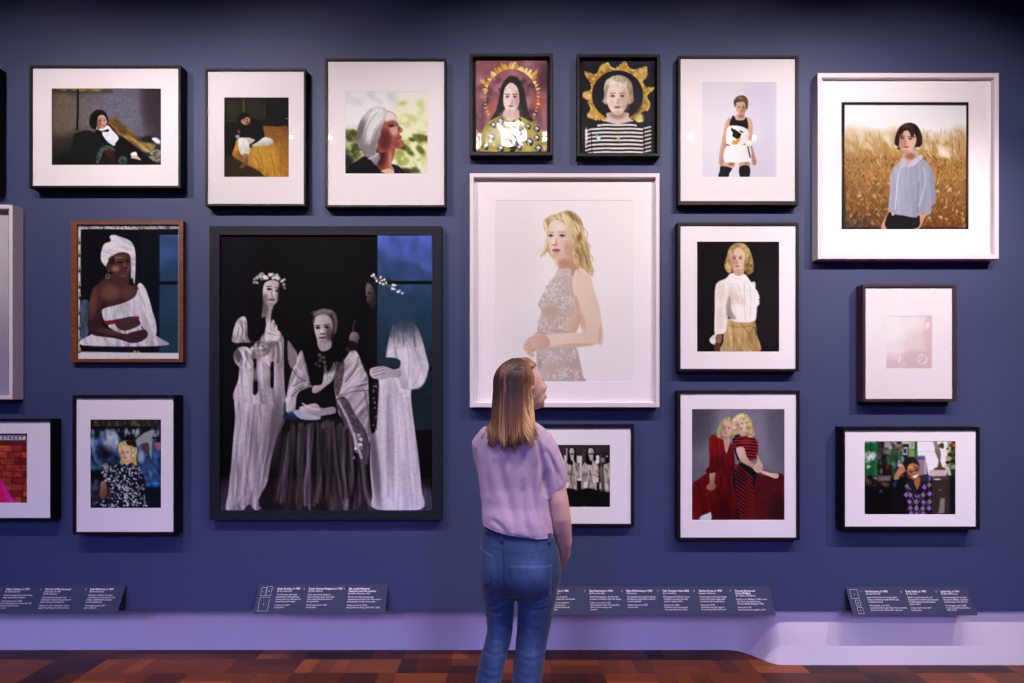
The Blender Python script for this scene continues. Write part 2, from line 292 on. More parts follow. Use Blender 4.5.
def pr_fashion():
    p = Print(702, 82.3, 776.4, 177, '#ddd0de'); p.v(698, 78, .15213)
    p.soft(480, 120, 240, 380, '#cfc2d8', .9); p.soft(450, 560, 240, 280, '#cbbdd2', .7); p.soft(60, 330, 160, 300, '#e2d6e0', .6)
    p.poly('216 262 182 288 164 372 146 470 138 550 150 576 172 574 178 500 196 400 214 330', '#d9ae9b', .9, True, 1, (160, 380, 200, 390, '#b98673'))
    p.poly('322 262 356 280 360 345 352 420 372 500 386 545 380 570 360 568 352 520 330 440 320 350', '#d2a18d', .9, True, 1, (330, 380, 372, 390, '#b07f6c'))
    p.poly('260 235 305 235 308 262 330 272 280 290 236 272', '#d0a28e', .8); p.soft(285, 252, 30, 16, '#93604c', .8)
    p.poly('226 250 240 252 252 274 280 278 305 272 312 260 322 264 324 340 214 318', '#1b1516', .8)
    p.poly('240 180 236 150 256 124 290 113 318 126 330 160 326 200 316 205 310 165 280 150 254 160 248 190', '#5c4030', 1); p.face(283, 196, 32, 46, '#cf9f8b', '#8f5f50', '#9a5048', '#33221e', .05, 0, 1.1)
    p.poly('240 180 236 150 256 124 290 113 318 126 330 160 324 196 314 180 306 158 282 156 256 160 248 186', '#644634', .8, True, 1, None, (60, 9, 14, .4)); p.soft(280, 130, 24, 12, '#a07c54', .7)
    p.poly('202 318 325 336 320 442 260 448 190 438', '#f1e7e9', .8, True, 1, (220, 380, 320, 400, '#d9ccd4'))
    p.poly('240 334 288 368 268 408 224 380', '#1a1518', .6, False); p.poly('214 336 226 326 238 340 226 350', '#1a1518', .5, False); p.poly('222 350 236 340 250 352 236 366', '#241c1c', .5, False); p.poly('276 342 300 352 296 362 274 352', '#3a2a34', .5, False)
    p.poly('226 408 250 412 262 396 286 388 276 410 250 446 228 442', '#d09328', .6, False); p.line('256 352 240 376', 2, '#5a4a30', .5, False)
    p.line('191 438 230 448 270 446 315 434', 8, '#2c2018', .6); p.poly('190 450 335 446 346 556 300 552 250 558 174 552', '#f4ecec', .8, True, 1, (200, 500, 345, 500, '#ddd2d8')); p.line('328 448 344 520', 9, '#2a222a', .6, False); p.line('220 470 280 490 330 480', 4, '#d5c8d0', 1, True, .8)
    p.ell(336, 428, 22, 20, '#f4dccc', 1.2)  # small lamp glare of the glazing, painted into the print
    p.poly('178 556 242 556 224 596 160 584', '#d3a390', .8); p.poly('276 556 340 552 338 584 278 584', '#cf9d88', .8); p.soft(220, 566, 30, 14, '#8f5c4c', .7); p.soft(320, 562, 24, 12, '#95604f', .6)
    p.poly('152 578 222 592 208 625 196 652 136 650 144 610', '#1d1619', .7); p.poly('275 582 338 580 336 652 280 652', '#1d1619', .7); p.line('176 590 158 640', 6, '#4a4046', 1, False, .8); p.line('312 590 310 645', 6, '#453b41', 1, False, .8)
    p.grain(.008, 1.5); return p

def pr_field():
    p = Print(841.4, 101.9, 969, 229.4, '#2a2228'); p.v(838, 98, .1991)
    p.rect_(30, 30, 650, 654, '#efe4e6', .8)
    p.poly('30 200 120 165 220 175 300 160 420 180 520 190 650 185 650 654 30 654', '#c7a274', 12, True, 1, (340, 190, 340, 640, '#6e3f1a'))
    p.soft(120, 330, 170, 70, '#9b8272', .55); p.soft(340, 330, 500, 130, '#b47a38', .5); p.soft(80, 620, 160, 60, '#4a3a34', .8); p.soft(240, 600, 120, 50, '#5a4432', .6)
    g = random.Random(2)
    for i in range(420):
        x = g.uniform(34, 646); y = g.uniform(190, 340); L = g.uniform(20, 50); t = g.uniform(-.5, .35)
        p.line([x, y, x + L * t, y - L], g.uniform(2, 5), g.choice(['#d9bc92', '#e6cfae', '#b07f48', '#a06a34', '#c99a5c', '#8f6a4a']), 1.2, False, g.uniform(.25, .6))
    for i in range(2200):
        x = g.uniform(34, 646); y = g.uniform(300, 650); L = g.uniform(6, 20); t = g.uniform(-1.1, 1.1)
        p.line([x, y, x + L * t, y - L], g.uniform(2, 5), g.choice(['#9c6632', '#b5854c', '#754618', '#573414', '#cda46c', '#85501f', '#452a14', '#a86c34']), .8, False, g.uniform(.3, .65))
    p.speck(60, 40, 380, 645, 640, 3, 7, ['#e8c890', '#d8aa68'], 12, None, 1.8, .6); p.speck(30, 40, 180, 640, 260, 8, 16, ['#efe0d0', '#e4cfb4'], 13, 60, 2, .5, 3)
    p.speck(5, 520, 255, 560, 285, 10, 16, ['#f2e6e0'], 5, 60, 1.5, .6, 2); p.line('606 185 612 260', 4, '#6a4a3c', 1, False, .7)
    p.line('30 30 650 32 648 654 26 654 30 30', 9, '#241c24', .8, False); p.soft(30, 560, 14, 260, '#2c3436', .6)
    p.poly('262 560 232 610 218 654 246 654 266 600 275 575', '#c58a72', .9); p.poly('400 575 446 580 432 610 410 654 376 654 392 610', '#c2866e', .9)
    p.poly('256 575 300 572 370 592 405 590 412 600 395 654 246 654', '#1b171c', .9)
    p.poly('300 330 330 300 345 260 395 255 410 290 455 330 480 380 488 450 492 520 470 545 465 582 415 584 395 555 398 598 330 590 258 568 262 470 262 400 275 355', '#9f9cab', 1, True, 1, (290, 350, 470, 430, '#8d899b'), (87, 8, 200, .10))
    for x in range(275, 480, 9): p.line([x + 18, 320, x, 590], 1.6, '#8d8a9c', .8, False, .22)
    p.poly('330 470 380 440 400 455 392 550 350 540 335 510', '#8d899c', 6, True, .55); p.line('408 420 402 500 396 560', 7, '#77738a', 1.2, True, .8); p.line('398 540 440 555 488 520', 5, '#8d899c', 1, True, .7); p.line('318 330 300 420 288 560', 4, '#d2d0da', 1, True, .8); p.line('430 345 440 420 410 540', 8, '#c2c0cc', 1.5, True, .5)
    p.poly('335 275 400 265 385 310 355 330 330 352 322 330', '#c8957f', .9); p.soft(365, 292, 34, 22, '#8d5a48', .8)
    p.poly('318 305 335 300 345 330 322 356 310 330', '#aeabba', .7); p.poly('355 330 415 285 425 305 385 345 350 352', '#b2afbd', .7); p.line('352 352 385 342 424 306', 4, '#77738a', .8, True, .8)
    p.ell(277, 582, 7, 8, '#cfa868', .5)
    p.poly('286 232 292 185 315 142 355 124 395 136 418 180 424 225 410 244 398 246 300 258 312 235', '#38231f', 1.2)
    p.face(348, 208, 48, 66, '#d5a693', '#a4705e', '#b04a44', '#33201c', -.08, 3, 1.05, '#4a2c24')
    p.poly('290 232 292 185 315 142 355 124 395 136 420 180 424 225 404 246 398 215 385 180 372 200 355 165 330 168 312 195 306 240', '#3a2520', .8, True, 1, None, (80, 8, 40, .4)); p.line('330 160 318 200', 4, '#3a2520', .8, False); p.line('366 160 385 198', 5, '#3a2520', .8, False); p.soft(345, 140, 30, 14, '#6a4638', .6)
    p.grain(.02, 1.2); return p

def pr_turban():
    p = Print(76.8, 224.3, 178.8, 359.8, '#c9bcc0'); p.v(68, 216, .21942)
    p.rect_(34, 34, 510, 52, '#8f8892', 1, .8); p.speck(60, 60, 40, 500, 54, 3, 6, ['#6c6672', '#d0c8cc', '#443e48'], 4)
    p.poly('52 56 120 54 300 57 503 55 500 628 320 626 46 622 50 300', '#0b0a10', .9, False); p.rect_(330, 56, 503, 626, '#0e101c', 2, .9)
    for y in (105, 165, 235, 310, 360, 430, 500, 560, 612): p.ell(47, y, 5, 12, '#c8902c', .6); p.ell(46, y + 14, 4, 8, '#1c1408', .6)
    p.speck(4, 300, 622, 330, 630, 4, 8, ['#d8a020'], 5); p.rect_(30, 628, 510, 660, '#d6c7c9', .8)
    p.poly('52 395 90 390 98 470 85 540 55 590 50 500', '#4a5468', 1.2, True, 1, None, (85, 8, 60, .3))
    p.poly('62 592 95 545 150 535 230 552 300 500 345 520 420 560 436 594', '#c9bcc4', 1, True, 1, (100, 540, 420, 590, '#b5a7b1'), (75, 14, 80, .3))
    p.poly('318 308 345 320 365 370 385 440 400 490 400 540 372 570 345 520 320 470 300 380', '#cfc2ca', 1, True, 1, (320, 330, 400, 500, '#b2a4ae'), (70, 10, 100, .3))
    p.poly('195 262 268 262 278 310 312 318 316 350 240 400 160 415 120 330', '#4a2b28', 1); p.poly('104 340 130 312 190 300 235 330 300 318 312 335 300 380 170 420 148 440 150 490 180 515 270 538 275 575 210 560 110 545 84 510 88 420', '#50302b', 1, True, 1, (110, 350, 160, 480, '#3a201e'))
    p.soft(190, 350, 60, 50, '#7a5046', .7); p.soft(270, 350, 50, 40, '#6a4239', .7); p.soft(110, 400, 26, 90, '#6b443c', .8, 8); p.soft(180, 530, 90, 18, '#6b443c', .6, 12); p.soft(160, 440, 18, 70, '#241413', .7)
    p.poly('150 438 165 420 240 400 300 370 318 330 330 380 330 455 280 460 200 476 162 478', '#d3c7ce', 1, True, 1, (160, 420, 320, 470, '#bcaeb8'), (80, 12, 70, .2))
    p.poly('162 480 230 474 312 458 316 475 240 492 180 500', '#7a1a2c', .9); p.poly('178 500 240 492 320 480 330 520 280 540 220 530', '#b9abb5', 1, True, 1, None, (75, 9, 50, .35))
    p.poly('212 490 250 468 300 470 330 490 300 512 255 525 222 512', '#4e2d2a', .9); p.poly('258 545 300 528 350 520 362 548 330 575 282 582 262 570', '#452623', .9)
    for l in ('225 500 262 492 310 488', '230 512 270 504 310 500', '290 545 345 540', '290 560 340 556'): p.line(l, 3, '#2a1414', .7, True, .8)
    p.poly('148 205 146 165 160 125 190 112 186 90 205 82 232 90 280 110 302 150 305 225 300 310 292 280 284 280 282 190 262 165 220 168 190 190 172 228', '#d6cad1', 1, True, 1, (170, 110, 300, 200, '#c2b3bd'), (20, 12, 60, .2))
    p.line('160 180 210 140 290 150', 5, '#a89aa6', 1.2, True, .7); p.line('285 180 290 240 298 300', 4, '#a99ba6', 1, True, .8); p.line('200 110 240 108 285 128', 4, '#b5a7b2', 1, True, .7)
    p.poly('172 225 185 192 222 166 262 165 280 190 280 235 272 270 250 284 218 272 192 250 182 262 170 240', '#54322c', 1)
    p.soft(228, 190, 34, 16, '#7d564a', .9); p.soft(212, 238, 26, 18, '#8a6155', .9); p.soft(270, 236, 10, 24, '#6d463c', .7); p.soft(195, 200, 20, 28, '#281615', .9); p.ell(178, 226, 8, 16, '#4a2a25', .8)
    p.ell(234, 208, 12, 5, '#160c0d', .6); p.ell(268, 205, 8, 5, '#160c0d', .6); p.line('220 197 248 195', 4, '#1c1010', .6, False); p.line('260 194 276 195', 4, '#1c1010', .6, False); p.ell(258, 236, 10, 5, '#2c1616', .7); p.soft(254, 222, 8, 18, '#7a5146', .7); p.ell(252, 260, 17, 6, '#5e2a30', .7); p.ell(250, 272, 14, 6, '#6a4036', 1)
    p.ell(176, 274, 10, 11, '#8a6a3c', .8); p.ell(176, 274, 5, 6, '#1a1010', .6)
    p.grain(.06, 2); return p
def pr_three():
    p = Print(219.5, 235, 432, 510.8, '#0c0a0c')
    p.v(0, 0, 1)
    p.soft(232, 300, 30, 160, '#14131f', .9); p.soft(320, 300, 60, 90, '#131012', .8); p.rect_(219, 488, 433, 512, '#1d1a1d', 3, .9); p.soft(425, 500, 30, 16, '#3a363a', .7)
    for x in (290, 305, 322, 338, 352): p.line([x, 236, x + 3, 330], 2, '#181416', 2, False, .7)
    def drape(n, top, bot, light, dark, seed, wob=10, wmin=4, wmax=10, blur=2.2, a=(.2, .6)):
        """cloth falling in folds between two edges of the photographed gown"""
        g = random.Random(seed); tp = spline(flat(top), False, 8); bp_ = spline(flat(bot), False, 8)
        for i in range(n):
            q = (i + g.uniform(-.3, .3)) / n; q = min(max(q, .02), .98)
            A = tp[int(q * (len(tp) - 1))]; B = bp_[int(min(max(q + g.uniform(-.06, .06), .02), .98) * (len(bp_) - 1))]
            s0 = g.uniform(0, .14); s1 = g.uniform(.84, 1)
            pts = []
            for k in range(5):
                t = s0 + (s1 - s0) * k / 4; m = A * (1 - t) + B * t; pts += [m[0] + wob * g.uniform(-1, 1) * t, m[1]]
            p.line(pts, g.uniform(wmin, wmax), g.choice(light) if i % 2 else g.choice(dark), blur, True, g.uniform(*a))
    # --- woman standing at the left of the photograph
    p.v(218, 260, .20484)
    p.poly('150 180 170 110 210 72 260 66 300 85 315 150 330 230 370 300 385 360 330 370 250 330 200 300 190 390 150 380 135 300', '#151012', 4)
    cloth, dk = '#bfaab4', '#5c4a52'
    p.v(218, 390, .20484)
    p.poly('95 -20 330 -20 322 60 300 170 262 300 238 420 235 520 218 570 180 592 150 560 110 592 35 590 48 480 62 330 78 150', cloth, 1.2, True, 1, (60, 200, 300, 260, '#8a7680'), (86, 15, 170, .42))
    p.soft(250, 260, 45, 240, '#4a3a42', .8, 8); p.soft(300, 120, 34, 150, '#8d7a84', .7); p.soft(70, 480, 24, 130, '#d6c4ce', .6, 5)
    drape(44, '100 0 180 -10 260 0 325 20', '45 585 110 588 170 585 232 560', ['#e6d6de', '#d8c6d0', '#cfbcc7'], ['#5a4952', '#6a5862', '#7d6a74'], 3, 8, 4, 9, 2.6, (.25, .6))
    p.v(218, 260, .20484)
    p.poly('110 490 160 420 240 350 300 372 340 365 360 420 385 470 360 560 345 690 85 690 95 580', cloth, 1.2, True, 1, (120, 500, 360, 560, '#a08c97'), (84, 16, 130, .35))
    p.poly('62 385 80 310 105 278 130 280 145 340 158 400 120 410 80 405', '#c9b6bf', 1, True, 1, (75, 300, 150, 400, '#8a767f'), (70, 10, 60, .35)); p.poly('72 460 100 425 150 432 180 500 150 530 110 530 80 500', '#c7b3bc', 1, True, 1, None, (60, 12, 40, .35))
    p.poly('82 405 158 402 160 414 90 416', '#171214', 1); p.poly('70 470 90 432 112 470 95 500', '#2c2226', 2, True, .6)
    p.poly('325 370 350 400 382 470 370 520 340 450 325 420', '#8d7983', 1.2)
    p.poly('160 440 185 400 225 370 250 300 262 330 300 350 305 385 275 400 240 470 250 520 200 470', '#d4c0c8', 1.4, True, 1, None, (60, 12, 40, .25))
    p.poly('180 500 190 640 165 650 172 560', '#120e10', 1); p.poly('252 510 268 520 268 615 252 615', '#120e10', 1); p.poly('318 370 338 372 338 640 322 640', '#171214', 1); p.poly('340 430 355 440 360 560 340 640', '#171214', 1.2)
    p.soft(235, 430, 34, 44, '#6d5a63', .75); p.soft(215, 380, 24, 36, '#857079', .7); p.soft(300, 370, 20, 34, '#7a666f', .6); p.soft(270, 470, 26, 60, '#8d7983', .6); p.soft(170, 470, 14, 50, '#4a3c44', .7)
    for l in ('185 405 215 400 250 375', '180 440 215 440 245 410', '200 470 235 455 255 420', '262 400 268 440 262 480', '285 405 292 450 288 500', '240 300 232 340 225 372', '305 390 312 440 308 520', '110 300 116 340 108 380', '128 300 130 350 140 390', '95 330 92 360 84 385', '100 450 112 480 108 515', '130 445 138 480 130 520', '352 410 366 450 360 500'): p.line(l, 5, '#4c3c44', 1.6, True, .65)
    for l in ('120 300 124 345 118 385', '225 395 250 380 270 350', '195 425 228 425 250 395', '120 445 122 480 118 520', '275 410 278 460 275 500'): p.line(l, 5, '#e6d6de', 1.6, True, .6)
    p.poly('160 300 200 290 222 330 205 375 178 402 160 395', '#120d0f', 2.5)
    for l in ('235 300 242 340', '250 295 258 335', '265 300 270 340', '280 308 282 345'): p.line(l, 9, '#e0ccd2', .8, False)
    p.poly('222 205 266 205 256 270 250 310 214 310 206 250', '#a38e96', 2.2); p.soft(225, 235, 24, 60, '#5a4a50', .8); p.poly('200 300 225 275 228 330 212 350', '#0f0b0d', 1)
    p.poly('206 290 215 200 200 160 215 110 160 190 140 290 145 380 205 350', '#120d0f', 2); p.poly('292 110 318 170 335 260 375 330 370 362 320 360 285 320 260 290 262 240 292 190', '#130e10', 2.5)
    p.poly('215 150 225 110 262 96 296 112 298 165 282 205 250 222 222 205', '#ccb7be', .9, True, 1, (225, 150, 296, 170, '#a18c94')); p.soft(225, 190, 20, 40, '#5e4c54', .7)
    p.ell(246, 140, 13, 6, '#3a2c32', .7); p.ell(284, 148, 9, 6, '#3a2c32', .7); p.line('232 128 256 126', 4, '#3a2c32', .7, False); p.line('276 132 294 138', 4, '#3a2c32', .7, False); p.soft(262, 165, 9, 26, '#7d6870', .8); p.soft(268, 160, 7, 22, '#e6d4da', .8); p.ell(258, 192, 18, 6, '#6a4c54', .7); p.soft(250, 214, 20, 10, '#7a666e', .7)
    p.speck(26, 182, 66, 300, 92, 6, 10, ['#e2d2d6', '#b5a2aa', '#f2e6e8', '#8a7880'], 3); p.speck(8, 300, 90, 320, 145, 5, 8, ['#c9b6bc', '#e6d6da'], 4); p.speck(5, 172, 88, 190, 110, 5, 8, ['#a8959c'], 5)
    # --- woman seated in the middle
    p.v(218, 390, .20484)
    p.poly('232 590 240 440 262 310 300 200 340 150 430 140 540 110 640 130 700 180 740 320 770 480 800 592', '#161114', 1.6)
    p.poly('330 190 360 160 500 150 620 150 660 210 690 400 720 592 300 592 290 430', '#2b2327', 8, True, .9, None, (86, 22, 200, .9))
    drape(70, '330 185 420 150 540 135 640 150 690 190', '285 585 420 600 560 600 680 600 745 585', ['#8d7a84', '#6d5c66', '#a08d97'], ['#0f0b0d', '#1c1518'], 5, 12, 5, 12, 3, (.4, .8))
    p.v(328, 370, .21956)
    p.line('125 370 125 500 100 640', 14, '#0a0809', 2.5)
    p.v(268, 300, .20484)
    p.poly('85 545 95 420 130 300 165 245 200 330 230 420 160 440 135 480 130 560', '#c4b1ba', 1.2, True, 1, (100, 420, 200, 420, '#9d8993'), (115, 15, 90, .35))
    p.poly('330 300 380 245 430 245 470 330 490 400 492 560 500 690 440 690 400 610 345 560 330 480 320 400', '#bfacb5', 1.2, True, 1, (340, 350, 490, 400, '#a18e98'), (130, 18, 100, .35))
    p.poly('320 380 340 310 370 300 365 380 340 470 325 440', '#5a4a52', 1.2, True, 1, None, (70, 6, 6, .4))
    p.poly('340 480 380 480 420 550 460 620 480 690 430 690 400 610 350 540', '#51434b', 1.2, True, 1, None, (40, 6, 6, .45)); p.line('330 480 365 560 410 640 425 690', 12, '#c4b0ba', 1.2, True, .9)
    for l, w in (('375 400 420 340 440 280', 6), ('350 470 400 430 480 410', 7), ('345 490 400 450 490 440', 6), ('470 440 490 560 490 660', 6), ('120 420 170 400 215 415', 6), ('110 470 160 430 200 430', 6), ('110 330 150 380 200 400', 5)):
        p.line(l, w, '#5a4951', 1.4, True, .75)
    for l in ('400 390 445 330', '360 455 420 420 475 400', '110 440 150 410 200 400', '130 320 160 360'): p.line(l, 7, '#e2d0d8', 1.4, True, .6)
    p.poly('165 245 185 190 215 170 330 160 380 240 400 245 360 300 320 300 280 360 230 420 200 400 190 330', '#0e0a0c', 2.5)
    p.poly('130 560 140 480 160 445 220 425 290 460 330 480 330 560 250 590 160 590', '#18121a', 1.6)
    p.v(268, 300, .20484)
    p.poly('240 190 300 190 305 230 270 250 245 235', '#a18d95', 1); p.speck(9, 225, 260, 290, 325, 6, 10, ['#b5a2aa', '#8a7880', '#d6c6cc'], 6); p.line('300 290 320 330 300 350', 5, '#3a2e34', 1)
    p.poly('218 420 260 410 270 350 272 322 282 335 292 350 306 330 322 300 326 330 312 390 280 420 240 450 215 452', '#cdb9c1', .9, True, 1, (260, 360, 300, 440, '#9c8790'))
    p.line('290 340 286 390', 3, '#7a666e', .7, False, .8); p.line('306 330 300 380', 3, '#7a666e', .7, False, .8)
    p.poly('150 525 180 515 230 505 260 528 318 522 325 552 265 565 215 580 165 560', '#c8b3bc', .9, True, 1, (180, 520, 240, 570, '#9d8992')); p.line('165 505 210 530 250 535', 6, '#d4c0c8', .8); p.line('190 545 240 560', 4, '#7d6972', .7, False, .8)
    p.poly('80 552 160 545 160 580 80 582', '#1f3458', 3, True, .9); p.poly('120 545 165 535 180 560 250 570 240 585 160 582', '#b8b0c6', 1, True, .9)
    p.poly('214 118 217 84 236 54 270 40 310 48 334 80 338 124 328 165 312 160 290 120 230 120', '#3c3034', 1.2, True, 1, None, (100, 7, 40, .5)); p.line('225 70 262 46 312 56', 10, '#8a7880', 1.4, True, .8); p.line('316 70 330 100 328 150', 8, '#75646c', 1.4, True, .7)
    p.poly('222 130 226 88 258 68 298 80 312 120 306 165 285 205 262 214 238 195', '#c2aeb5', .9, True, 1, (230, 130, 308, 150, '#917d85')); p.soft(296, 165, 24, 50, '#4c3c42', .8)
    p.soft(240, 133, 18, 11, '#5a484e', .9); p.soft(284, 130, 18, 11, '#5a484e', .9); p.ell(240, 135, 10, 5, '#1c1417', .6); p.ell(284, 132, 10, 5, '#1c1417', .6); p.line('226 122 252 122', 5, '#4a3a40', .8, False); p.line('270 120 300 118', 5, '#4a3a40', .8, False)
    p.soft(260, 158, 10, 26, '#d9c6cc', .8); p.ell(264, 164, 12, 5, '#5a474d', .8); p.ell(266, 183, 20, 6, '#5e444b', .7); p.soft(265, 202, 24, 10, '#8a767e', .7)
    p.v(328, 370, .21956)
    p.poly('35 140 70 130 110 190 160 260 185 330 178 430 150 400 120 340 100 290 60 220', '#54464e', 1.2, True, 1, None, (55, 6, 10, .4)); p.line('45 140 85 220 120 310 150 400', 12, '#bba8b2', 1.4, True, .85); p.line('118 290 125 360', 10, '#c6b4bd', 1.4, False, .9); p.speck(8, 105, 290, 155, 405, 6, 10, ['#d0bec8', '#8a7782'], 3)
    # --- woman standing at the right, turned away
    p.poly('225 40 300 20 372 60 378 140 395 270 412 400 425 540 425 636 215 636 200 560 190 430 195 300 215 260', '#cdbbc8', 1.2, True, 1, (240, 300, 420, 330, '#c2b0c0'), (88, 30, 260, .22))
    p.soft(215, 430, 28, 260, '#5d4d58', .85, -6); p.soft(285, 330, 22, 260, '#9a8896', .7, -3); p.soft(350, 520, 30, 160, '#a594a2', .5, -6); p.soft(330, 200, 26, 180, '#ddccd8', .6)
    drape(20, '225 60 280 50 330 70 372 90', '225 630 300 632 370 632 420 625', ['#e0d0da', '#d8c6d2'], ['#8d7a87', '#a08e9b', '#6d5c68'], 9, 10, 5, 12, 3.4, (.2, .5))
    p.poly('185 30 228 40 225 180 218 270 195 280 188 150', '#151014', 1.4); p.speck(14, 205, 60, 222, 280, 3, 6, ['#6b5b64', '#8d7b85'], 5)
    p.v(328, 230, .20484)
    p.poly('180 250 210 215 260 225 330 290 400 380 470 470 460 600 400 520 330 470 300 520 270 640 190 600 200 420 215 380', '#161317', 5, True, .97)
    p.poly('285 640 300 520 325 455 370 450 355 560 345 650 330 690 285 690', '#bba9b4', 1.6, True, 1, (290, 560, 350, 560, '#d6c5cf')); p.poly('365 600 362 520 385 455 420 455 450 510 475 600 484 690 345 700 350 650', '#d9c9d2', 1.4, True, 1, (380, 500, 470, 650, '#c8b7c3'))
    p.soft(350, 445, 70, 40, '#171318', .8)
    for l in ('330 440 318 520 300 600', '350 440 345 500 335 560', '410 440 430 490 455 540', '390 440 400 480 425 520', '425 440 452 500 470 560'): p.line(l, 6, '#2a242b', 2.6, True, .5)
    p.poly('395 455 420 450 450 520 440 510 420 490', '#2a2228', 3, True, .9); p.line('380 480 372 560 350 660', 5, '#85737f', 1.8, True, .6)
    p.poly('186 262 205 262 228 300 235 340 225 380 205 378 198 352 186 345 190 325 182 312', '#6a5a62', 1, True, 1, (186, 300, 230, 320, '#2a2228')); p.ell(200, 305, 8, 5, '#1a1417', .7); p.ell(197, 354, 8, 4, '#3a2c32', .7)
    for i, (x, y) in enumerate(((214, 222), (230, 232), (236, 246), (256, 228), (262, 244), (268, 262), (252, 256), (282, 256), (316, 266), (326, 268), (322, 286), (312, 284), (348, 296), (362, 306), (340, 300), (222, 216), (274, 240))):
        p.ell(x, y, 7, 5, ['#ead9d6', '#d4c2c2', '#f4e8e4'][i % 3], .8, i * 40)
    p.line('215 225 260 250 320 280 362 304', 3, '#8a7a7c', .8)
    p.poly('268 640 345 640 350 668 290 678 270 670', '#2a2228', 1.2, True, 1, None, (0, 8, 8, .9)); p.poly('190 600 268 660 255 690 200 680', '#151114', 2)
    p.v(200, 360, .249)
    p.poly('785 60 800 40 850 -20 905 -20 912 50 880 90 848 118 812 115 780 90', '#d3c2cd', 1.4, True, 1, (800, 60, 890, 90, '#b5a3b0'), (60, 14, 40, .25)); p.line('800 30 830 60 815 110', 6, '#85737f', 1.4, True, .7); p.line('850 80 880 60 905 40', 6, '#9a8894', 1.4, True, .6)
    p.poly('680 40 700 28 740 25 770 35 808 45 806 68 760 70 730 78 690 70', '#c3afba', 1, True, 1, (690, 40, 780, 70, '#a08c98')); 
    for l in ('690 52 735 40', '692 64 740 54', '705 74 745 66'): p.line(l, 3, '#5c4a54', .8, False, .8)
    p.v(268, 300, .20484)
    p.poly('395 180 410 155 435 160 445 185 430 205 400 205', '#8d7a82', 1.2, True, 1, (400, 170, 440, 200, '#50424a')); p.line('425 100 412 130 418 155', 3, '#6a5a62', .8); p.speck(6, 385, 205, 435, 250, 8, 12, ['#7d6b74', '#2a2026'], 8); p.poly('395 205 430 205 440 240 470 330 485 370 460 320 430 250 390 245', '#1a1417', 1.5)
    # hair, hands and shadows over the gowns
    p.v(205, 222, .44199)
    hr = '#120d10'
    p.poly('166 140 182 158 194 208 201 262 192 276 178 264 169 240 163 196', hr, 3); p.poly('102 150 124 148 122 200 127 226 117 262 100 270 95 240 98 196', hr, 2.4)
    for l in ('170 150 190 220 196 280', '166 190 180 240 184 275', '112 200 112 250 106 280', '120 220 122 250 118 280'): p.line(l, 5, hr, 2.4, True, .7)
    p.poly('136 268 134 246 140 224 144 221 147 236 151 221 155 223 157 238 166 250 162 268', '#cdb9c1', 1); 
    for l in ('146 228 148 246', '153 228 154 246', '140 250 158 256'): p.line(l, 1.6, '#6a5862', .7, False, .8)
    p.soft(150, 275, 18, 10, '#5a4952', .6); p.soft(118, 300, 14, 20, '#8a7680', .6); p.line('102 268 120 276 138 290', 2.4, '#5a4952', 1, True, .6); p.line('118 270 120 305', 2, '#6a5862', 1, False, .6); p.line('130 272 132 304', 2, '#6a5862', 1, False, .6)
    p.line('111 312 110 384', 7, '#141012', 1, False); p.line('151 318 150 370', 6, '#141012', 1, False); p.line('183 268 183 372', 6, '#141012', 1, False)
    p.soft(118, 345, 40, 20, '#cdbac5', .5); p.poly('186 268 200 290 206 316 194 330 186 310', '#85727d', 1.4)
    p.soft(95, 380, 16, 60, '#dccbd5', .5); p.soft(160, 470, 16, 110, '#54444d', .6, 4)
    p.poly('408 330 412 282 424 238 448 226 472 230 487 258 500 305 503 346 484 376 446 374 440 352 428 322', '#3e373e', 2.4, True, 1, (446, 228, 452, 288, '#cdbcc9'), (75, 14, 60, .2))
    p.line('440 250 432 300 440 340', 3, '#8d7a88', 1.6, True, .7); p.line('452 250 462 320 456 372', 2.6, '#9a8895', 1.6, True, .6); p.line('480 270 488 330 470 372', 2.6, '#a594a2', 1.6, True, .6)
    g = random.Random(8)
    for i in range(26):
        x = g.uniform(400, 492); y1 = 232 + g.uniform(-4, 26) + max(0, x - 470) * .6
        p.line([x - 12, 190, x - 4, 215, x + g.uniform(-3, 4), y1], g.uniform(2, 4), '#1c1a20', 2.4, True, g.uniform(.3, .6))
    for i in range(10):
        x = g.uniform(418, 490); p.line([x - 6, 215, x, 240, x + 5, g.uniform(265, 300)], 1.6, '#3a343c', 1.4, True, .5)
    p.poly('388 318 412 306 440 312 438 330 410 334 392 330', '#191419', 1.2, True, 1, None, (0, 6, 6, .7)); p.poly('372 342 384 330 404 326 428 334 444 340 440 350 410 350 384 354', '#c3afba', 1, True, 1, (376, 340, 440, 345, '#a08c98'))
    for l in ('380 334 402 328', '378 341 406 334', '382 348 408 341'): p.line(l, 1.4, '#5c4a54', .7, False, .8)
    p.soft(262, 205, 30, 9, '#8a7880', .7); p.line('246 226 250 206 264 196', 3, '#6a5a60', 1.2, True, .7); p.line('292 226 294 208 280 198', 3, '#6a5a60', 1.2, True, .7)
    p.poly('226 290 238 268 250 278 262 296 280 290 296 284 312 296 300 330 268 345 240 350 226 330', '#0f0b0d', 3.2, True, .55)
    p.grain(.07, 1.8); return p

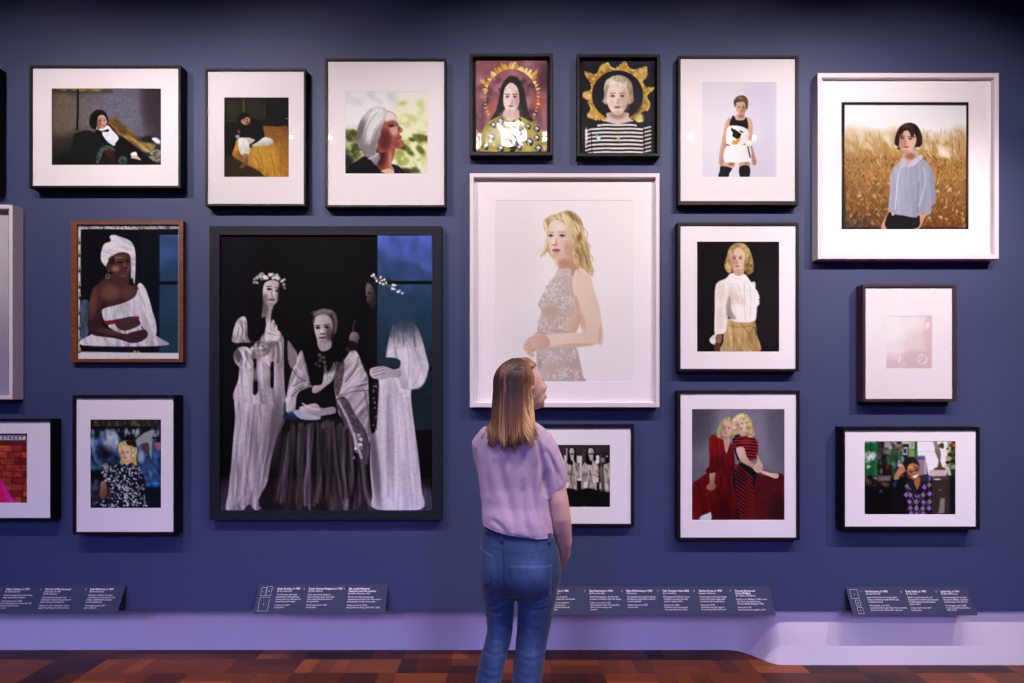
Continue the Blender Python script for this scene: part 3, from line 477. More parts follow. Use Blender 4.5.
def pr_lace():
    p = Print(495.4, 200.2, 632.8, 381.6, '#f1dfe2'); p.v(520, 205, .14641)
    p.soft(-60, 250, 260, 700, '#e9d8dc', .9); p.soft(640, 700, 260, 700, '#eedde0', .7); p.soft(60, 900, 260, 260, '#e6d6dc', .7); p.soft(300, 60, 300, 160, '#f0e3e6', .6)
    p.poly('165 150 160 115 190 80 250 60 300 42 350 45 400 80 430 140 440 210 470 300 480 380 500 450 490 485 440 440 380 420 340 420 270 400 250 370 215 350 190 320 160 345 140 350 175 300 188 240 178 190', '#d4b486', 1.4, True, 1, (200, 100, 460, 400, '#b4925f'), (75, 12, 90, .3))
    p.soft(150, 320, 50, 50, '#e6cfae', .4)
    sk, ds = '#e9c8ba', '#cf9f8d'
    p.poly('262 360 350 320 380 400 400 440 340 520 250 480 262 430', '#dfb5a5', 1.2, True, 1, (280, 380, 350, 420, '#c2907c')); p.soft(300, 400, 60, 50, '#b98672', .7)
    # back, shoulder and arm
    p.v(510, 285, .15363)
    p.poly('350 -60 420 -40 470 150 440 290 400 320 350 300 340 150', '#e2bcaa', 1.2, True, 1, (360, 200, 450, 230, '#d2a48f'))
    p.v(520, 205, .14641)
    p.poly('262 445 320 432 350 440 350 520 345 620 370 680 360 760 200 760 125 690 130 660 170 600 215 520', '#d5bdba', 1.2, True, 1, (200, 560, 340, 620, '#c9aeab'))
    p.v(510, 285, .15363)
    p.poly('200 90 240 10 300 -50 400 -40 412 90 372 170 360 240 378 300 370 320 190 320 190 240 205 170 185 130', '#ccb1ab', 1.2, True, 1, (200, 100, 380, 200, '#c5a69c'))
    p.poly('178 420 240 400 380 398 432 415 455 490 475 590 478 630 215 630 180 510', '#cdb4b2', 1.2, True, 1, (190, 500, 470, 540, '#bfa2a0'))
    p.soft(260, 170, 70, 40, '#b89a90', .5); p.soft(280, 560, 60, 60, '#c9a594', .6); p.soft(400, 520, 40, 90, '#c4a093', .6); p.soft(190, 520, 24, 100, '#a88d96', .6); p.soft(300, 250, 60, 60, '#c9a596', .5)
    g = random.Random(11)
    def lace(cx, cy, r, n):
        for i in range(n):
            an = g.uniform(0, 2 * PI); q = r * math.sqrt(g.random())
            x, y = cx + q * math.cos(an), cy + q * math.sin(an)
            p.ell(x, y, g.uniform(4, 8), g.uniform(3, 6), g.choice(['#e6d6d8', '#d8c6c8', '#eee2e4', '#b8a0a2', '#c0a8a8']), 1.1, g.uniform(0, 180), g.uniform(.3, .7))
    for cx, cy, r, n in ((300, 85, 45, 60), (370, 110, 40, 50), (310, 245, 45, 60), (215, 240, 32, 40), (260, 20, 45, 50), (330, 10, 50, 50), (340, 160, 30, 30), (230, 110, 36, 36), (350, 290, 36, 30), (240, 300, 50, 50), (310, 460, 50, 70), (230, 470, 40, 50), (370, 560, 40, 50), (200, 560, 26, 40), (320, 580, 40, 40), (430, 590, 40, 50), (400, 470, 36, 30), (260, 610, 40, 30), (420, 430, 30, 24)):
        lace(cx, cy, r, n)
    p.v(520, 205, .14641)
    for cx, cy, r, n in ((240, 540, 40, 40), (200, 610, 40, 40), (300, 480, 36, 26), (320, 640, 36, 40), (270, 600, 40, 30), (170, 660, 36, 30)): lace(cx, cy, r, n)
    p.line('340 440 330 520 345 620', 3, '#e4d2d6', .8, True, .9)
    p.v(480, 190, .2926)
    p.poly('316 330 318 300 325 277 345 264 368 273 382 308 394 356 408 398 416 462 413 518 392 529 330 537 240 534 236 496 290 489 340 487 358 478 345 440 330 385', sk, 1.2, True, 1, (330, 300, 415, 320, '#e4bfae'))
    p.v(510, 285, .15363)
    p.soft(470, 240, 26, 90, '#cd9c88', .7, -10); p.soft(440, 120, 14, 80, '#c49480', .6, -15); p.soft(420, 392, 170, 18, '#cf9f8c', .7, -3); p.soft(590, 330, 24, 90, '#d0a08e', .6)
    p.poly('245 335 200 322 160 325 120 345 98 372 84 410 98 428 112 450 145 470 158 455 150 435 190 425 240 405 262 385', '#e0b5a4', 1, True, 1, (120, 360, 240, 400, '#d3a291'))
    for l in ('105 390 130 370', '110 418 138 388', '118 440 150 410', '150 435 165 420'): p.line(l, 4, '#a8705f', .8, False, .7)
    p.line('160 322 185 310', 7, '#c9907c', 1, False)
    # face and hair
    p.v(520, 205, .14641)
    p.poly('190 210 195 140 220 108 270 100 330 150 356 200 352 290 310 345 262 368 225 360 205 310', '#ecccc0', 1, True, 1, (210, 240, 350, 290, '#dcae9c'))
    p.soft(330, 300, 40, 70, '#c99782', .7); p.soft(250, 340, 50, 24, '#d3a392', .7); p.soft(270, 150, 60, 34, '#f2dacf', .7)
    p.soft(210, 208, 26, 16, '#b48e88', .9); p.soft(290, 208, 32, 16, '#b48e88', .9); p.ell(210, 209, 13, 8, '#6c6a78', .6); p.ell(289, 209, 15, 8, '#6c6a78', .6); p.ell(210, 209, 6, 6, '#2c2c38', .6); p.ell(289, 209, 6, 6, '#2c2c38', .6); p.line('196 203 224 203', 3, '#3a2c2c', .6, False); p.line('270 202 312 206', 3, '#3a2c2c', .6)
    p.line('190 184 228 186', 6, '#a07c5c', .8, False, .8); p.line('262 184 310 184', 6, '#a07c5c', .8, False, .8); p.soft(228, 250, 16, 40, '#f4ddd2', .8); p.soft(248, 255, 12, 36, '#cc9c8a', .8); p.ell(236, 273, 22, 6, '#c28876', 1)
    p.ell(248, 309, 27, 11, '#b06468', .8); p.line('224 308 274 308', 3, '#6d2c34', .6, False, .8); p.soft(250, 326, 24, 8, '#c99080', .8)
    p.poly('162 150 165 110 205 76 255 62 300 42 355 46 402 84 432 150 440 220 470 290 478 370 500 450 492 486 440 440 400 420 372 400 356 330 362 210 330 150 285 112 235 100 200 130 188 190', '#d4b68a', 1, True, 1, (250, 60, 440, 380, '#b8966c'), (70, 11, 80, .32))
    p.poly('300 48 350 46 400 84 420 130 380 110 340 80', '#8d6a48', 4, True, .7); p.soft(405, 220, 20, 50, '#8f5c48', .85); p.soft(410, 340, 26, 70, '#8a6038', .7, -15)
    for l in ('250 70 330 110 372 190 380 330', '300 60 390 140 400 200', '220 85 300 100 350 170', '430 240 460 340 485 450', '400 280 440 380 480 470'):
        p.line(l, 8, '#ecdab4', 1.4, True, .6)
    for l in ('380 230 375 320 400 410', '420 260 430 350 460 430', '350 60 410 140 425 230'): p.line(l, 5, '#80582f', 1.2, True, .5)
    g2 = random.Random(6)
    for i in range(40):
        x = g2.uniform(365, 470); y = g2.uniform(200, 420); x = max(x, 350 + (y - 200) * .2)
        p.line([x, y, x + 14, y + 18, x + 4, y + 38, x + 16, y + 56], g2.uniform(3, 6), g2.choice(['#efdcb2', '#a47c4c', '#d9b67c', '#8d6638']), 1.2, True, g2.uniform(.35, .65))
    for l in ('440 160 462 200 448 240 478 280 466 320 496 360 484 410 506 450', ): p.line(l, 9, '#cfae7c', 1.2, True, .8)
    for l in ('178 240 165 310 140 350', '190 280 200 340 240 370', '186 200 180 260 190 320', '205 320 230 370 255 400', '240 370 246 420'): p.line(l, 6, '#d9b784', 1.6, True, .7)
    p.grain(.008, 1.2); return p

def pr_blouse():
    p = Print(697, 241.6, 779.4, 351.8, '#1b1519'); p.v(692, 236, .1757)
    p.soft(430, 420, 160, 330, '#2a2226', .8); p.soft(80, 120, 160, 200, '#151015', .8)
    p.poly('182 545 190 500 200 470 280 480 355 482 370 560 382 662 172 662 178 600', '#c29c70', 1, True, 1, (200, 560, 380, 580, '#b0885c'), (80, 22, 60, .2))
    for l in ('210 510 280 520 350 505', '230 490 240 560 235 650', '330 540 310 600 350 655', '280 500 330 560'): p.line(l, 4, '#845a30', 1, True, .7)
    p.line('350 500 362 540 368 560', 5, '#5c3a1c', .7); p.line('348 505 340 555', 4, '#6d4824', .7, False); p.ell(352, 510, 8, 6, '#c89a64', .7)
    p.poly('132 300 150 262 195 240 225 212 300 220 325 245 352 285 378 345 372 380 365 470 352 484 310 492 235 485 205 460 195 540 165 560 130 560 130 420', '#f0dedc', 1, True, 1, (150, 350, 370, 380, '#f4e6e4'))
    p.poly('215 300 260 330 290 390 250 380 215 400', '#d9b4a4', 5, True, .6); p.poly('195 400 215 340 225 420 250 470 205 462', '#4a3834', 2, True, .5); p.soft(165, 320, 36, 80, '#e6c4b8', .6); p.soft(160, 460, 26, 100, '#e0bcb0', .5)
    for l in ('250 260 280 330 290 400', '200 380 225 430 240 475', '300 260 300 400 305 480', '330 280 335 380 330 470', '215 320 205 400 190 470'): p.line(l, 4, '#cfb0aa', 1, True, .7)
    g = random.Random(4)
    for y in range(270, 480, 14): p.ell(350 + 26 * math.exp(-((y - 360) / 40.) ** 2) + g.uniform(-4, 4), y, 14, 9, '#f8ecea', .9, g.uniform(-30, 30), .95); p.ell(358, y + 8, 5, 3, '#c9aaa6', .8, 0, .6)
    for x in range(225, 305, 12): p.ell(x, 222 + (x - 265) ** 2 / 300., 9, 10, '#fbf2f0', .9)
    p.poly('218 225 245 212 295 220 302 250 285 270 240 262', '#fbf3f2', 1); p.line('240 235 265 245 290 240', 3, '#d9c2be', .8)
    p.poly('100 590 125 562 165 558 168 590 150 620 112 612', '#ecdcda', 1, True, 1, None, (60, 10, 20, .15)); p.poly('138 565 170 560 168 600 150 618 136 605', '#8f5a44', 1, True, .9); p.poly('130 612 158 612 158 662 130 662', '#6a3c2c', 1)
    p.poly('186 160 200 110 215 65 255 40 300 44 330 80 340 130 352 165 345 205 315 220 298 190 230 195 215 215 190 190', '#b08c5c', 1.2, True, 1, (200, 60, 340, 200, '#94714a'), (95, 12, 20, .35))
    p.poly('238 170 292 170 296 210 270 228 240 215', '#cfa088', .9); p.face(260, 132, 42, 70, '#e2b9a4', '#b07c68', '#b05a50', '#33221e', -.02, 0, 1.1, '#7a5434')
    p.poly('200 150 205 100 225 60 262 42 300 48 335 90 350 160 345 205 312 215 300 170 310 120 285 78 255 66 228 88 215 130 222 175 228 210 200 200 186 165', '#bf9b6c', .9, True, 1, (210, 70, 340, 190, '#96724a'), (95, 11, 18, .4)); p.soft(310, 100, 22, 50, '#e0c08a', .6); p.soft(205, 170, 16, 24, '#e6c080', .7)
    p.line('265 45 245 70 230 100', 4, '#805a2c', 1, True, .8)
    p.grain(.05, 2); return p

def pr_red():
    p = Print(691.9, 409, 784.7, 520.2, '#6a606e'); p.v(688, 404, .17556)
    p.soft(280, 200, 330, 330, '#82778a', .95); p.soft(40, 60, 160, 260, '#4a424e', .8); p.soft(540, 80, 130, 330, '#5c5262', .8); p.soft(60, 420, 120, 120, '#6c6270', .5)
    p.poly('22 470 60 430 110 395 200 370 260 385 280 470 300 560 300 662 20 662', '#6d0d12', 1.2, True, 1, (60, 440, 290, 600, '#4d0709'), (85, 20, 120, .35))
    p.poly('120 215 130 182 160 175 205 195 215 270 245 220 262 270 268 380 230 400 190 400 160 380 112 392 108 370 122 340', '#83131a', 1, True, 1, (130, 220, 260, 360, '#5c0a10'), (80, 16, 60, .3))
    p.line('190 420 180 520 195 650', 8, '#3a0508', 1.4, True, .8); p.line('235 400 230 520 240 650', 7, '#3c0507', 1.4, True, .7); p.line('130 230 125 330', 6, '#a81e26', 1.4, False, .6); p.line('90 470 120 560 120 640', 6, '#8d1218', 2, True, .5); p.line('165 210 175 360', 5, '#4a080c', 1.2, False, .8)
    p.poly('75 640 110 625 130 618 130 662 70 662', '#cdc4d2', 1)
    p.poly('124 395 155 390 152 450 160 465 150 488 115 490 106 470 125 445', '#c08d80', .9, True, 1, (120, 410, 160, 440, '#93645a')); 
    for l in ('118 468 122 486', '130 466 134 488', '143 462 146 486'): p.line(l, 2.5, '#80524a', .6, False, .8)
    p.poly('105 370 165 358 165 385 112 396', '#5e0b10', 1)
    p.poly('202 190 238 190 236 235 218 280 206 225', '#c29284', .9)
    p.poly('258 400 290 340 340 340 400 395 450 410 550 415 550 662 300 662 285 560 262 470', '#17141c', 1.2)
    g = random.Random(3)
    for i in range(13):
        y = 360 + i * 25
        p.line([262 + i * 2.6, y - 22, 320 + i * 2.2, y + 20, 366 + i * 1.5, y + 62], 10.5, '#84141c', .9, False, .95)
    for i in range(20):
        x0 = 368 + i * 16; x1 = 352 + i * 22
        ye = 395 + i * 6 if i < 9 else 440
        p.line([min(x0 + 40, 560), 375 + i * 4, x0 + 10 - i * 1.2, 500 + i * 8, 358 + i * 6, 575 + i * 21], 10, '#7d131c', .9, False, .9)
    p.soft(300, 420, 50, 70, '#1a1218', .4); p.soft(520, 600, 80, 120, '#120e14', .4)
    p.poly('258 250 255 200 275 178 310 175 350 192 385 200 400 240 395 300 378 318 330 330 290 335 272 290', '#191620', 1)
    for i, y in enumerate((188, 205, 222, 239, 256, 273, 290, 307)):
        x0, x1 = (262, 300) if i < 4 else (300, 310)
        p.line([x0 + (8 if i == 0 else 0), y + 8, 320, y - 1 + (3 if i % 2 else 0), 396 - (14 if i == 0 else 0), y + 6], 7.5, '#b3202a', .8, True, .95)
    p.line('285 325 330 332 380 318', 8, '#8a6a3c', 1); p.soft(330, 215, 40, 30, '#d0343a', .35)
    p.poly('275 255 318 248 335 300 372 340 400 350 385 372 350 355 300 322', '#d6ac9e', .9, True, 1, (290, 260, 380, 360, '#b88678')); p.poly('392 282 405 310 426 350 412 370 390 352 395 318', '#caa092', .9); p.poly('378 350 402 335 425 352 420 380 398 392 376 375', '#d0a294', .9); p.line('385 362 412 350', 3, '#96675c', .7, False); p.line('390 376 416 364', 3, '#96675c', .7, False)
    p.poly('418 378 470 392 512 398 516 415 498 424 460 410 420 392', '#d8aea0', .9); p.line('488 404 514 408', 2.5, '#a4766a', .7, False)
    p.poly('162 180 178 120 198 84 230 74 256 92 266 140 262 190 240 190 205 200 185 195', '#a28a66', 1.2, True, 1, None, (95, 8, 40, .35)); p.face(220, 140, 31, 48, '#d3a596', '#a06f62', '#b02c34', '#2c1c1c', -.02, 5, 1.05); p.poly('170 185 180 120 200 86 232 76 256 96 250 110 222 96 202 120 192 160 186 190', '#b59c74', 1, True, 1, None, (95, 8, 30, .35)); p.line('212 164 226 165', 2.5, '#e0ccc8', .6, False, .6)
    p.poly('255 130 258 85 285 58 325 56 355 85 372 140 378 175 350 190 330 160 290 165 268 170', '#c8ad80', 1.2, True, 1, None, (60, 10, 14, .35)); p.poly('296 150 325 150 330 178 300 182', '#c6988a', .9); p.face(300, 118, 31, 44, '#dcb2a4', '#aa7a6c', '#a8323c', '#33221e', -.1, -14, 1.0); p.poly('258 120 262 84 290 60 326 58 358 90 375 160 350 188 332 150 328 110 305 84 280 88 270 112', '#d0b586', 1, True, 1, (270, 70, 370, 170, '#b0925e'), (60, 9, 12, .4))
    p.grain(.05, 2); return p

def pr_argyle():
    p = Print(864.6, 441.2, 955.8, 514.6, '#1c1518'); p.v(860, 436, .123)
    p.rect_(36, 40, 150, 340, '#1f5f34', 1.5); p.rect_(36, 40, 130, 55, '#b8a4a8', 1.5)
    p.rect_(80, 50, 96, 340, '#174a28', 2, .8); p.rect_(120, 60, 140, 320, '#2c7a44', 2, .7)
    p.rect_(150, 40, 180, 330, '#3a3038', 1.5); p.rect_(180, 40, 470, 330, '#2a2428', 2)
    p.rect_(200, 45, 250, 95, '#a48c84', 1.5); p.rect_(255, 45, 300, 105, '#b09a8c', 1.5); p.rect_(230, 110, 290, 330, '#23653a', 2, .8); p.rect_(300, 65, 345, 125, '#96856c', 1.5); p.rect_(340, 40, 400, 65, '#c8b8bc', 1.2); p.rect_(345, 90, 390, 155, '#a8a0b4', 1.2); p.rect_(355, 105, 380, 140, '#3c3a50', 1.2); p.rect_(400, 42, 450, 105, '#c0c4b0', 1.2); p.rect_(410, 50, 440, 95, '#8d9c88', 1.2); p.rect_(395, 108, 465, 170, '#7d9a58', 2); p.rect_(305, 130, 340, 190, '#286a3c', 2); p.rect_(310, 195, 345, 250, '#c9bcb8', 1.5); p.rect_(445, 40, 466, 180, '#2c5c30', 1.5, .8)
    p.speck(70, 150, 45, 350, 330, 8, 20, ['#15100f', '#8a7a74', '#4a3a3a', '#c4b4b0', '#2c5a38', '#5c4438', '#7a88a0'], 5, 90, 1.4, .6, 1.5)
    p.speck(36, 40, 140, 125, 180, 8, 16, ['#e0d8d8', '#b8c4b8', '#7d9488'], 6, 90, 1.4, .8, 1.2); p.speck(14, 40, 190, 90, 265, 9, 16, ['#c8d0c4', '#4f7a58', '#e8e0e0'], 7, None, 1.2, .7, 1.5)
    p.rect_(180, 235, 260, 330, '#271815', 2.5); p.ell(225, 255, 14, 22, '#5c2c1c', 2)
    p.poly('466 42 720 42 715 270 700 330 560 330 540 230 470 180', '#efe4e8', 1.5, False); p.line('470 130 700 124', 6, '#c8bcc0', 1, False, .8); p.poly('470 180 530 170 545 330 480 330', '#b9a4b0', 2); p.rect_(455, 165, 530, 195, '#5c547c', 2); p.rect_(480, 195, 525, 320, '#8a7482', 2, .8)
    p.rect_(712, 40, 745, 320, '#b0b088', 2); p.rect_(740, 70, 784, 640, '#1e3a20', 2); p.rect_(720, 44, 784, 100, '#4a3028', 2, .7); p.speck(26, 705, 60, 784, 270, 8, 20, ['#241a14', '#c87a2c', '#7d9a4c', '#d8cca8', '#8a3a1c', '#1c2c18'], 8, None, 1.3, .8, 1.5); p.line('705 215 784 205', 14, '#1a1418', 1.5, False); p.rect_(740, 235, 784, 270, '#a8a0a8', 1.5, .7)
    p.poly('595 44 625 44 640 75 668 50 682 80 668 100 650 95 660 150 655 200 668 240 660 262 632 255 640 200 612 130 608 85', '#9b7e74', 1.2, True, 1, (610, 60, 660, 240, '#6a4a44')); p.poly('640 70 680 60 682 100 655 95', '#5a443c', 1.2); p.poly('600 270 640 250 690 258 705 280 610 282', '#5a4238', 1.2); p.rect_(566, 276, 700, 332, '#c8aeb0', 1.2); p.line('690 240 720 290 745 330', 14, '#d8c4b8', 2)
    p.poly('560 330 740 325 735 645 600 640 570 560', '#3e322e', 2, False); p.rect_(590, 335, 720, 350, '#5c4c44', 2); p.ell(630, 352, 30, 6, '#c8bcb8', 1.5); p.ell(655, 440, 14, 5, '#7d6c64', 1.2); p.poly('655 505 692 505 688 628 640 632', '#8a7878', 1.5, False); p.rect_(735, 320, 784, 645, '#16181a', 2)
    p.poly('36 330 150 330 300 340 420 350 420 645 36 645', '#151014', 2, False); p.speck(40, 38, 330, 260, 400, 6, 18, ['#0d090b', '#7a5c30', '#a82c3c', '#b8a8a8', '#3a2c28', '#5c5450'], 9, 10, 2, .7, 1.5); p.rect_(150, 325, 250, 365, '#9a8880', 2, .7); p.soft(200, 540, 220, 130, '#0d0a0c', .9); p.ell(172, 450, 12, 10, '#5a5450', 1.5)
    p.poly('262 410 285 362 330 355 380 370 385 640 400 645 280 645', '#131017', 1.5); p.poly('265 400 290 358 300 390 285 420', '#2c3452', 1.5)
    p.poly('280 355 282 320 300 290 340 240 372 245 382 275 350 300 325 325 318 350', '#b5734f', 1, True, 1, (290, 330, 360, 260, '#c98a64')); p.line('345 262 378 270', 4, '#7d442c', .7, False); p.line('338 278 368 288', 4, '#7d442c', .7, False)
    p.poly('370 420 380 370 440 345 520 315 575 330 588 420 582 560 575 645 400 645 385 560', '#201a22', 1.2)
    for (x, y, c) in ((412, 418, 'v'), (525, 415, 'v'), (385, 410, 'g'), (565, 398, 'g'), (410, 480, 'g'), (515, 480, 'g'), (377, 478, 'v'), (566, 472, 'v'), (405, 535, 'v'), (460, 535, 'g'), (517, 540, 'v'), (568, 535, 'g'), (412, 588, 'g'), (460, 588, 'v'), (512, 590, 'g'), (562, 585, 'v'), (418, 632, 'v'), (515, 632, 'v'), (463, 634, 'g'), (560, 345, 'v'), (466, 488, 'w')):
        r = 24
        if c == 'w': p.poly('440 470 466 490 492 470 482 500 450 500', '#8a52b8', .7, False); continue
        q = [x, y - r, x + r * .85, y, x, y + r, x - r * .85, y]
        p.poly(q, '#8e55bc' if c == 'v' else '#87706e', .8, False)
        if c == 'v': p.speck(5, x - 12, y - 14, x + 12, y + 14, 4, 7, ['#a874d0', '#74409c'], x, None, 1, .7)
    for (a, b) in (((400, 450), (500, 640)), ((525, 445), (425, 640)), ((440, 450), (590, 600)), ((380, 600), (480, 500)), ((560, 430), (590, 480)), ((385, 440), (440, 520)), ((480, 620), (580, 500))): p.line(list(a) + list(b), 3, '#b8a8b0', .7, False, .6)
    p.poly('432 372 500 335 498 380 465 440 440 420', '#a8663f', 1); p.poly('430 350 445 390 460 440 400 420 405 370', '#252330', 1.2); p.poly('500 320 560 340 548 372 500 380 470 440 488 380', '#332f40', 1.2)
    p.poly('358 235 370 205 410 182 455 185 480 215 485 260 470 255 440 225 400 232 388 275 378 285', '#20161a', 1.2, True, 1, (370, 200, 470, 200, '#3a2c38')); p.poly('385 280 395 240 425 222 465 232 488 265 492 310 475 345 445 358 415 345 395 315', '#b8774f', 1, True, 1, (400, 250, 490, 330, '#a4633e')); p.soft(415, 260, 30, 26, '#d29a72', .7); p.soft(400, 330, 26, 30, '#7d452c', .6); p.soft(478, 305, 16, 24, '#d09468', .6)
    p.line('398 285 428 292 452 278 478 268', 5, '#2a1814', .6); p.ell(416, 292, 15, 10, '#4a2a20', .8, -10, .7); p.ell(462, 278, 15, 10, '#4a2a20', .8, -15, .7); p.line('400 274 428 268', 5, '#2a1814', .6, False); p.line('446 262 474 254', 5, '#2a1814', .6, False); p.soft(445, 300, 10, 16, '#d8a078', .7); p.ell(446, 314, 14, 5, '#7a4028', .8, -15); p.poly('430 326 468 310 466 330 448 340 434 336', '#f0e4dc', .8); p.line('428 324 468 308', 3, '#7a2c28', .6, False)
    p.grain(.06, 2); return p

def pr_pale():
    p = Print(886.4, 316, 932.2, 368.8, '#f3e2e3'); p.v(880, 310, .09662)
    p.soft(330, 260, 330, 330, '#f0dedf', .8); p.soft(120, 160, 260, 260, '#fdf9f8', 1); p.soft(300, 120, 220, 140, '#faf0f0', .9); p.soft(420, 560, 300, 200, '#e2c0c2', .9); p.soft(90, 590, 160, 130, '#e4c4c8', .8); p.soft(540, 300, 120, 330, '#e6c4c6', .8); p.soft(530, 90, 70, 90, '#ecc8c8', .8); p.soft(160, 400, 150, 60, '#fbf2f2', .9)
    p.soft(495, 160, 30, 50, '#fdf6f6', .8, 20); p.soft(205, 510, 14, 50, '#fff8f6', .9, 12)
    for i in range(14):
        an = i * .55; p.soft(440 + 46 * math.cos(an), 510 + 46 * math.sin(an), 14, 11, '#fff6f2', .85)
    for l in ('420 420 400 360 470 330', '440 470 420 520', '410 540 440 490', '470 390 440 440'): p.line(l, 6, '#fbeeee', 1.4, True, .6)
    p.speck(8, 240, 560, 350, 606, 8, 14, ['#f0d8d4', '#e2bfbf'], 4, 30, 1.6, .6, 2)
    p.grain(.02, 3); return p

def pr_floral():
    p = Print(90.1, 419.4, 161, 508.2, '#161a2a'); p.v(86, 416, .1406)
    p.rect_(28, 24, 536, 78, '#2a2422', 2); p.speck(40, 34, 28, 530, 72, 8, 14, ['#5c4a2c', '#3a3028', '#6d5a34', '#2a2a30', '#4c3a2c'], 3, 90, 1.8, .8, 1.2); p.rect_(28, 76, 536, 88, '#0f0d10', 1.5)
    p.speck(50, 34, 92, 530, 155, 7, 13, ['#4a5878', '#8a92a8', '#2a4450', '#b8a898', '#3a6a68', '#1c1c24', '#6a5458', '#c8c4cc'], 4, 90, 1.8, .75, 1.2); p.rect_(200, 150, 536, 166, '#12101a', 1.5)
    p.speck(120, 34, 160, 240, 380, 10, 26, ['#2c4a7c', '#4a6a9c', '#161c34', '#6a86b4', '#22345c', '#0f1220', '#8fa4c8'], 5, 60, 1.8, .6, 2.5); p.speck(26, 110, 110, 220, 230, 12, 24, ['#8a8ea8', '#a8a8bc', '#5c6484', '#c4c0d0'], 6, 60, 1.7, .7, 2); p.speck(26, 40, 180, 110, 300, 8, 18, ['#7d94c0', '#3a5488', '#a8b8d8'], 16, 80, 2, .6, 2)
    p.speck(130, 370, 180, 532, 500, 10, 24, ['#2a4478', '#3c5a94', '#141a30', '#5a7cb4', '#1c2c54', '#7d92b8'], 7, 70, 1.8, .6, 2.5); p.soft(470, 490, 90, 24, '#2468c8', .8); p.speck(6, 440, 480, 530, 500, 8, 14, ['#3c8ae8', '#4c6cf0'], 7, 0, 1.5, .8)
    p.poly('355 190 362 160 420 118 470 100 490 112 470 140 465 300 445 250 440 190 390 200 365 215', '#98929a', 1.6, True, .95); p.poly('390 210 440 196 445 260 415 262', '#5a3840', 2); p.poly('484 195 530 188 532 240 500 238', '#9a5c74', 2); p.soft(390, 290, 34, 60, '#a8a4b4', .7)
    p.soft(110, 430, 120, 70, '#0c0d16', .95); p.rect_(40, 390, 110, 470, '#14121a', 3); p.poly('122 345 150 335 165 390 130 400', '#7a6c60', 2); p.soft(480, 560, 110, 90, '#0f1420', .9); p.speck(40, 30, 470, 130, 640, 8, 18, ['#2a3450', '#4a5874', '#12141e', '#6d7890', '#3a2c34'], 8, None, 1.5, .7, 2)
    p.soft(120, 260, 70, 80, '#0d0f1c', .8)
    p.poly('72 655 110 600 160 560 170 480 100 470 110 440 150 400 170 365 230 345 290 335 345 345 385 380 410 430 425 520 440 655', '#191a2c', 1.2)
    g = random.Random(9)
    for i in range(330):
        x = g.uniform(100, 435); y = g.uniform(348, 650)
        lo = 108 if y < 470 else 165 - max(0, (y - 560)) * 1.0
        if x < lo or x > 390 + (y - 380) * .16: continue
        p.ell(x, y, g.uniform(5, 10), g.uniform(3.5, 6), g.choice(['#cfcad8', '#e4dce0', '#a4a4bc', '#b8a89c', '#8c94b4']), .7, g.uniform(0, 180), g.uniform(.7, 1))
    p.line('300 350 260 440 240 560', 7, '#12131f', 1.4, True, .6); p.line('380 400 400 500 405 640', 8, '#12131f', 1.6, True, .6); p.line('170 470 210 420 240 380', 7, '#12131f', 1.6, True, .6)
    p.poly('106 470 136 464 146 505 150 550 140 572 134 590 126 588 118 592 108 584 96 566 100 520', '#9c6a5a', .9, True, 1, (100, 490, 150, 540, '#7a4a40')); p.line('115 545 112 582', 3, '#6a3828', .7, False); p.line('130 550 128 586', 3, '#6a3828', .7, False); p.poly('155 500 180 560 170 590 150 570', '#4a2a34', 1.5)
    p.poly('228 230 240 195 280 175 330 180 355 215 360 260 345 340 320 330 260 340 240 330 250 290', '#bb9864', 1.2, True, 1, None, (90, 12, 16, .35)); p.poly('260 300 325 300 320 330 290 348 270 335', '#d8a484', .9); p.face(280, 266, 38, 56, '#e2b494', '#b07a5c', '#b02c30', '#4a5c78', -.05, 0, 1.15, '#5a3c28'); p.poly('228 235 240 195 285 176 335 186 358 225 360 262 340 300 330 250 300 215 262 212 244 240 238 270', '#c9a772', .9, True, 1, None, (90, 11, 14, .35)); p.poly('282 178 330 172 356 200 350 225 322 212 296 205', '#2c1c18', 1.4); p.ell(332, 282, 6, 7, '#e8e0d0', .6)
    p.poly('248 330 262 320 262 345 248 350', '#c89a58', 1.2); p.poly('332 330 352 300 362 345 345 350', '#c89a58', 1.2); p.poly('295 350 325 335 330 350 305 372', '#22233a', 1)
    p.grain(.06, 2); return p

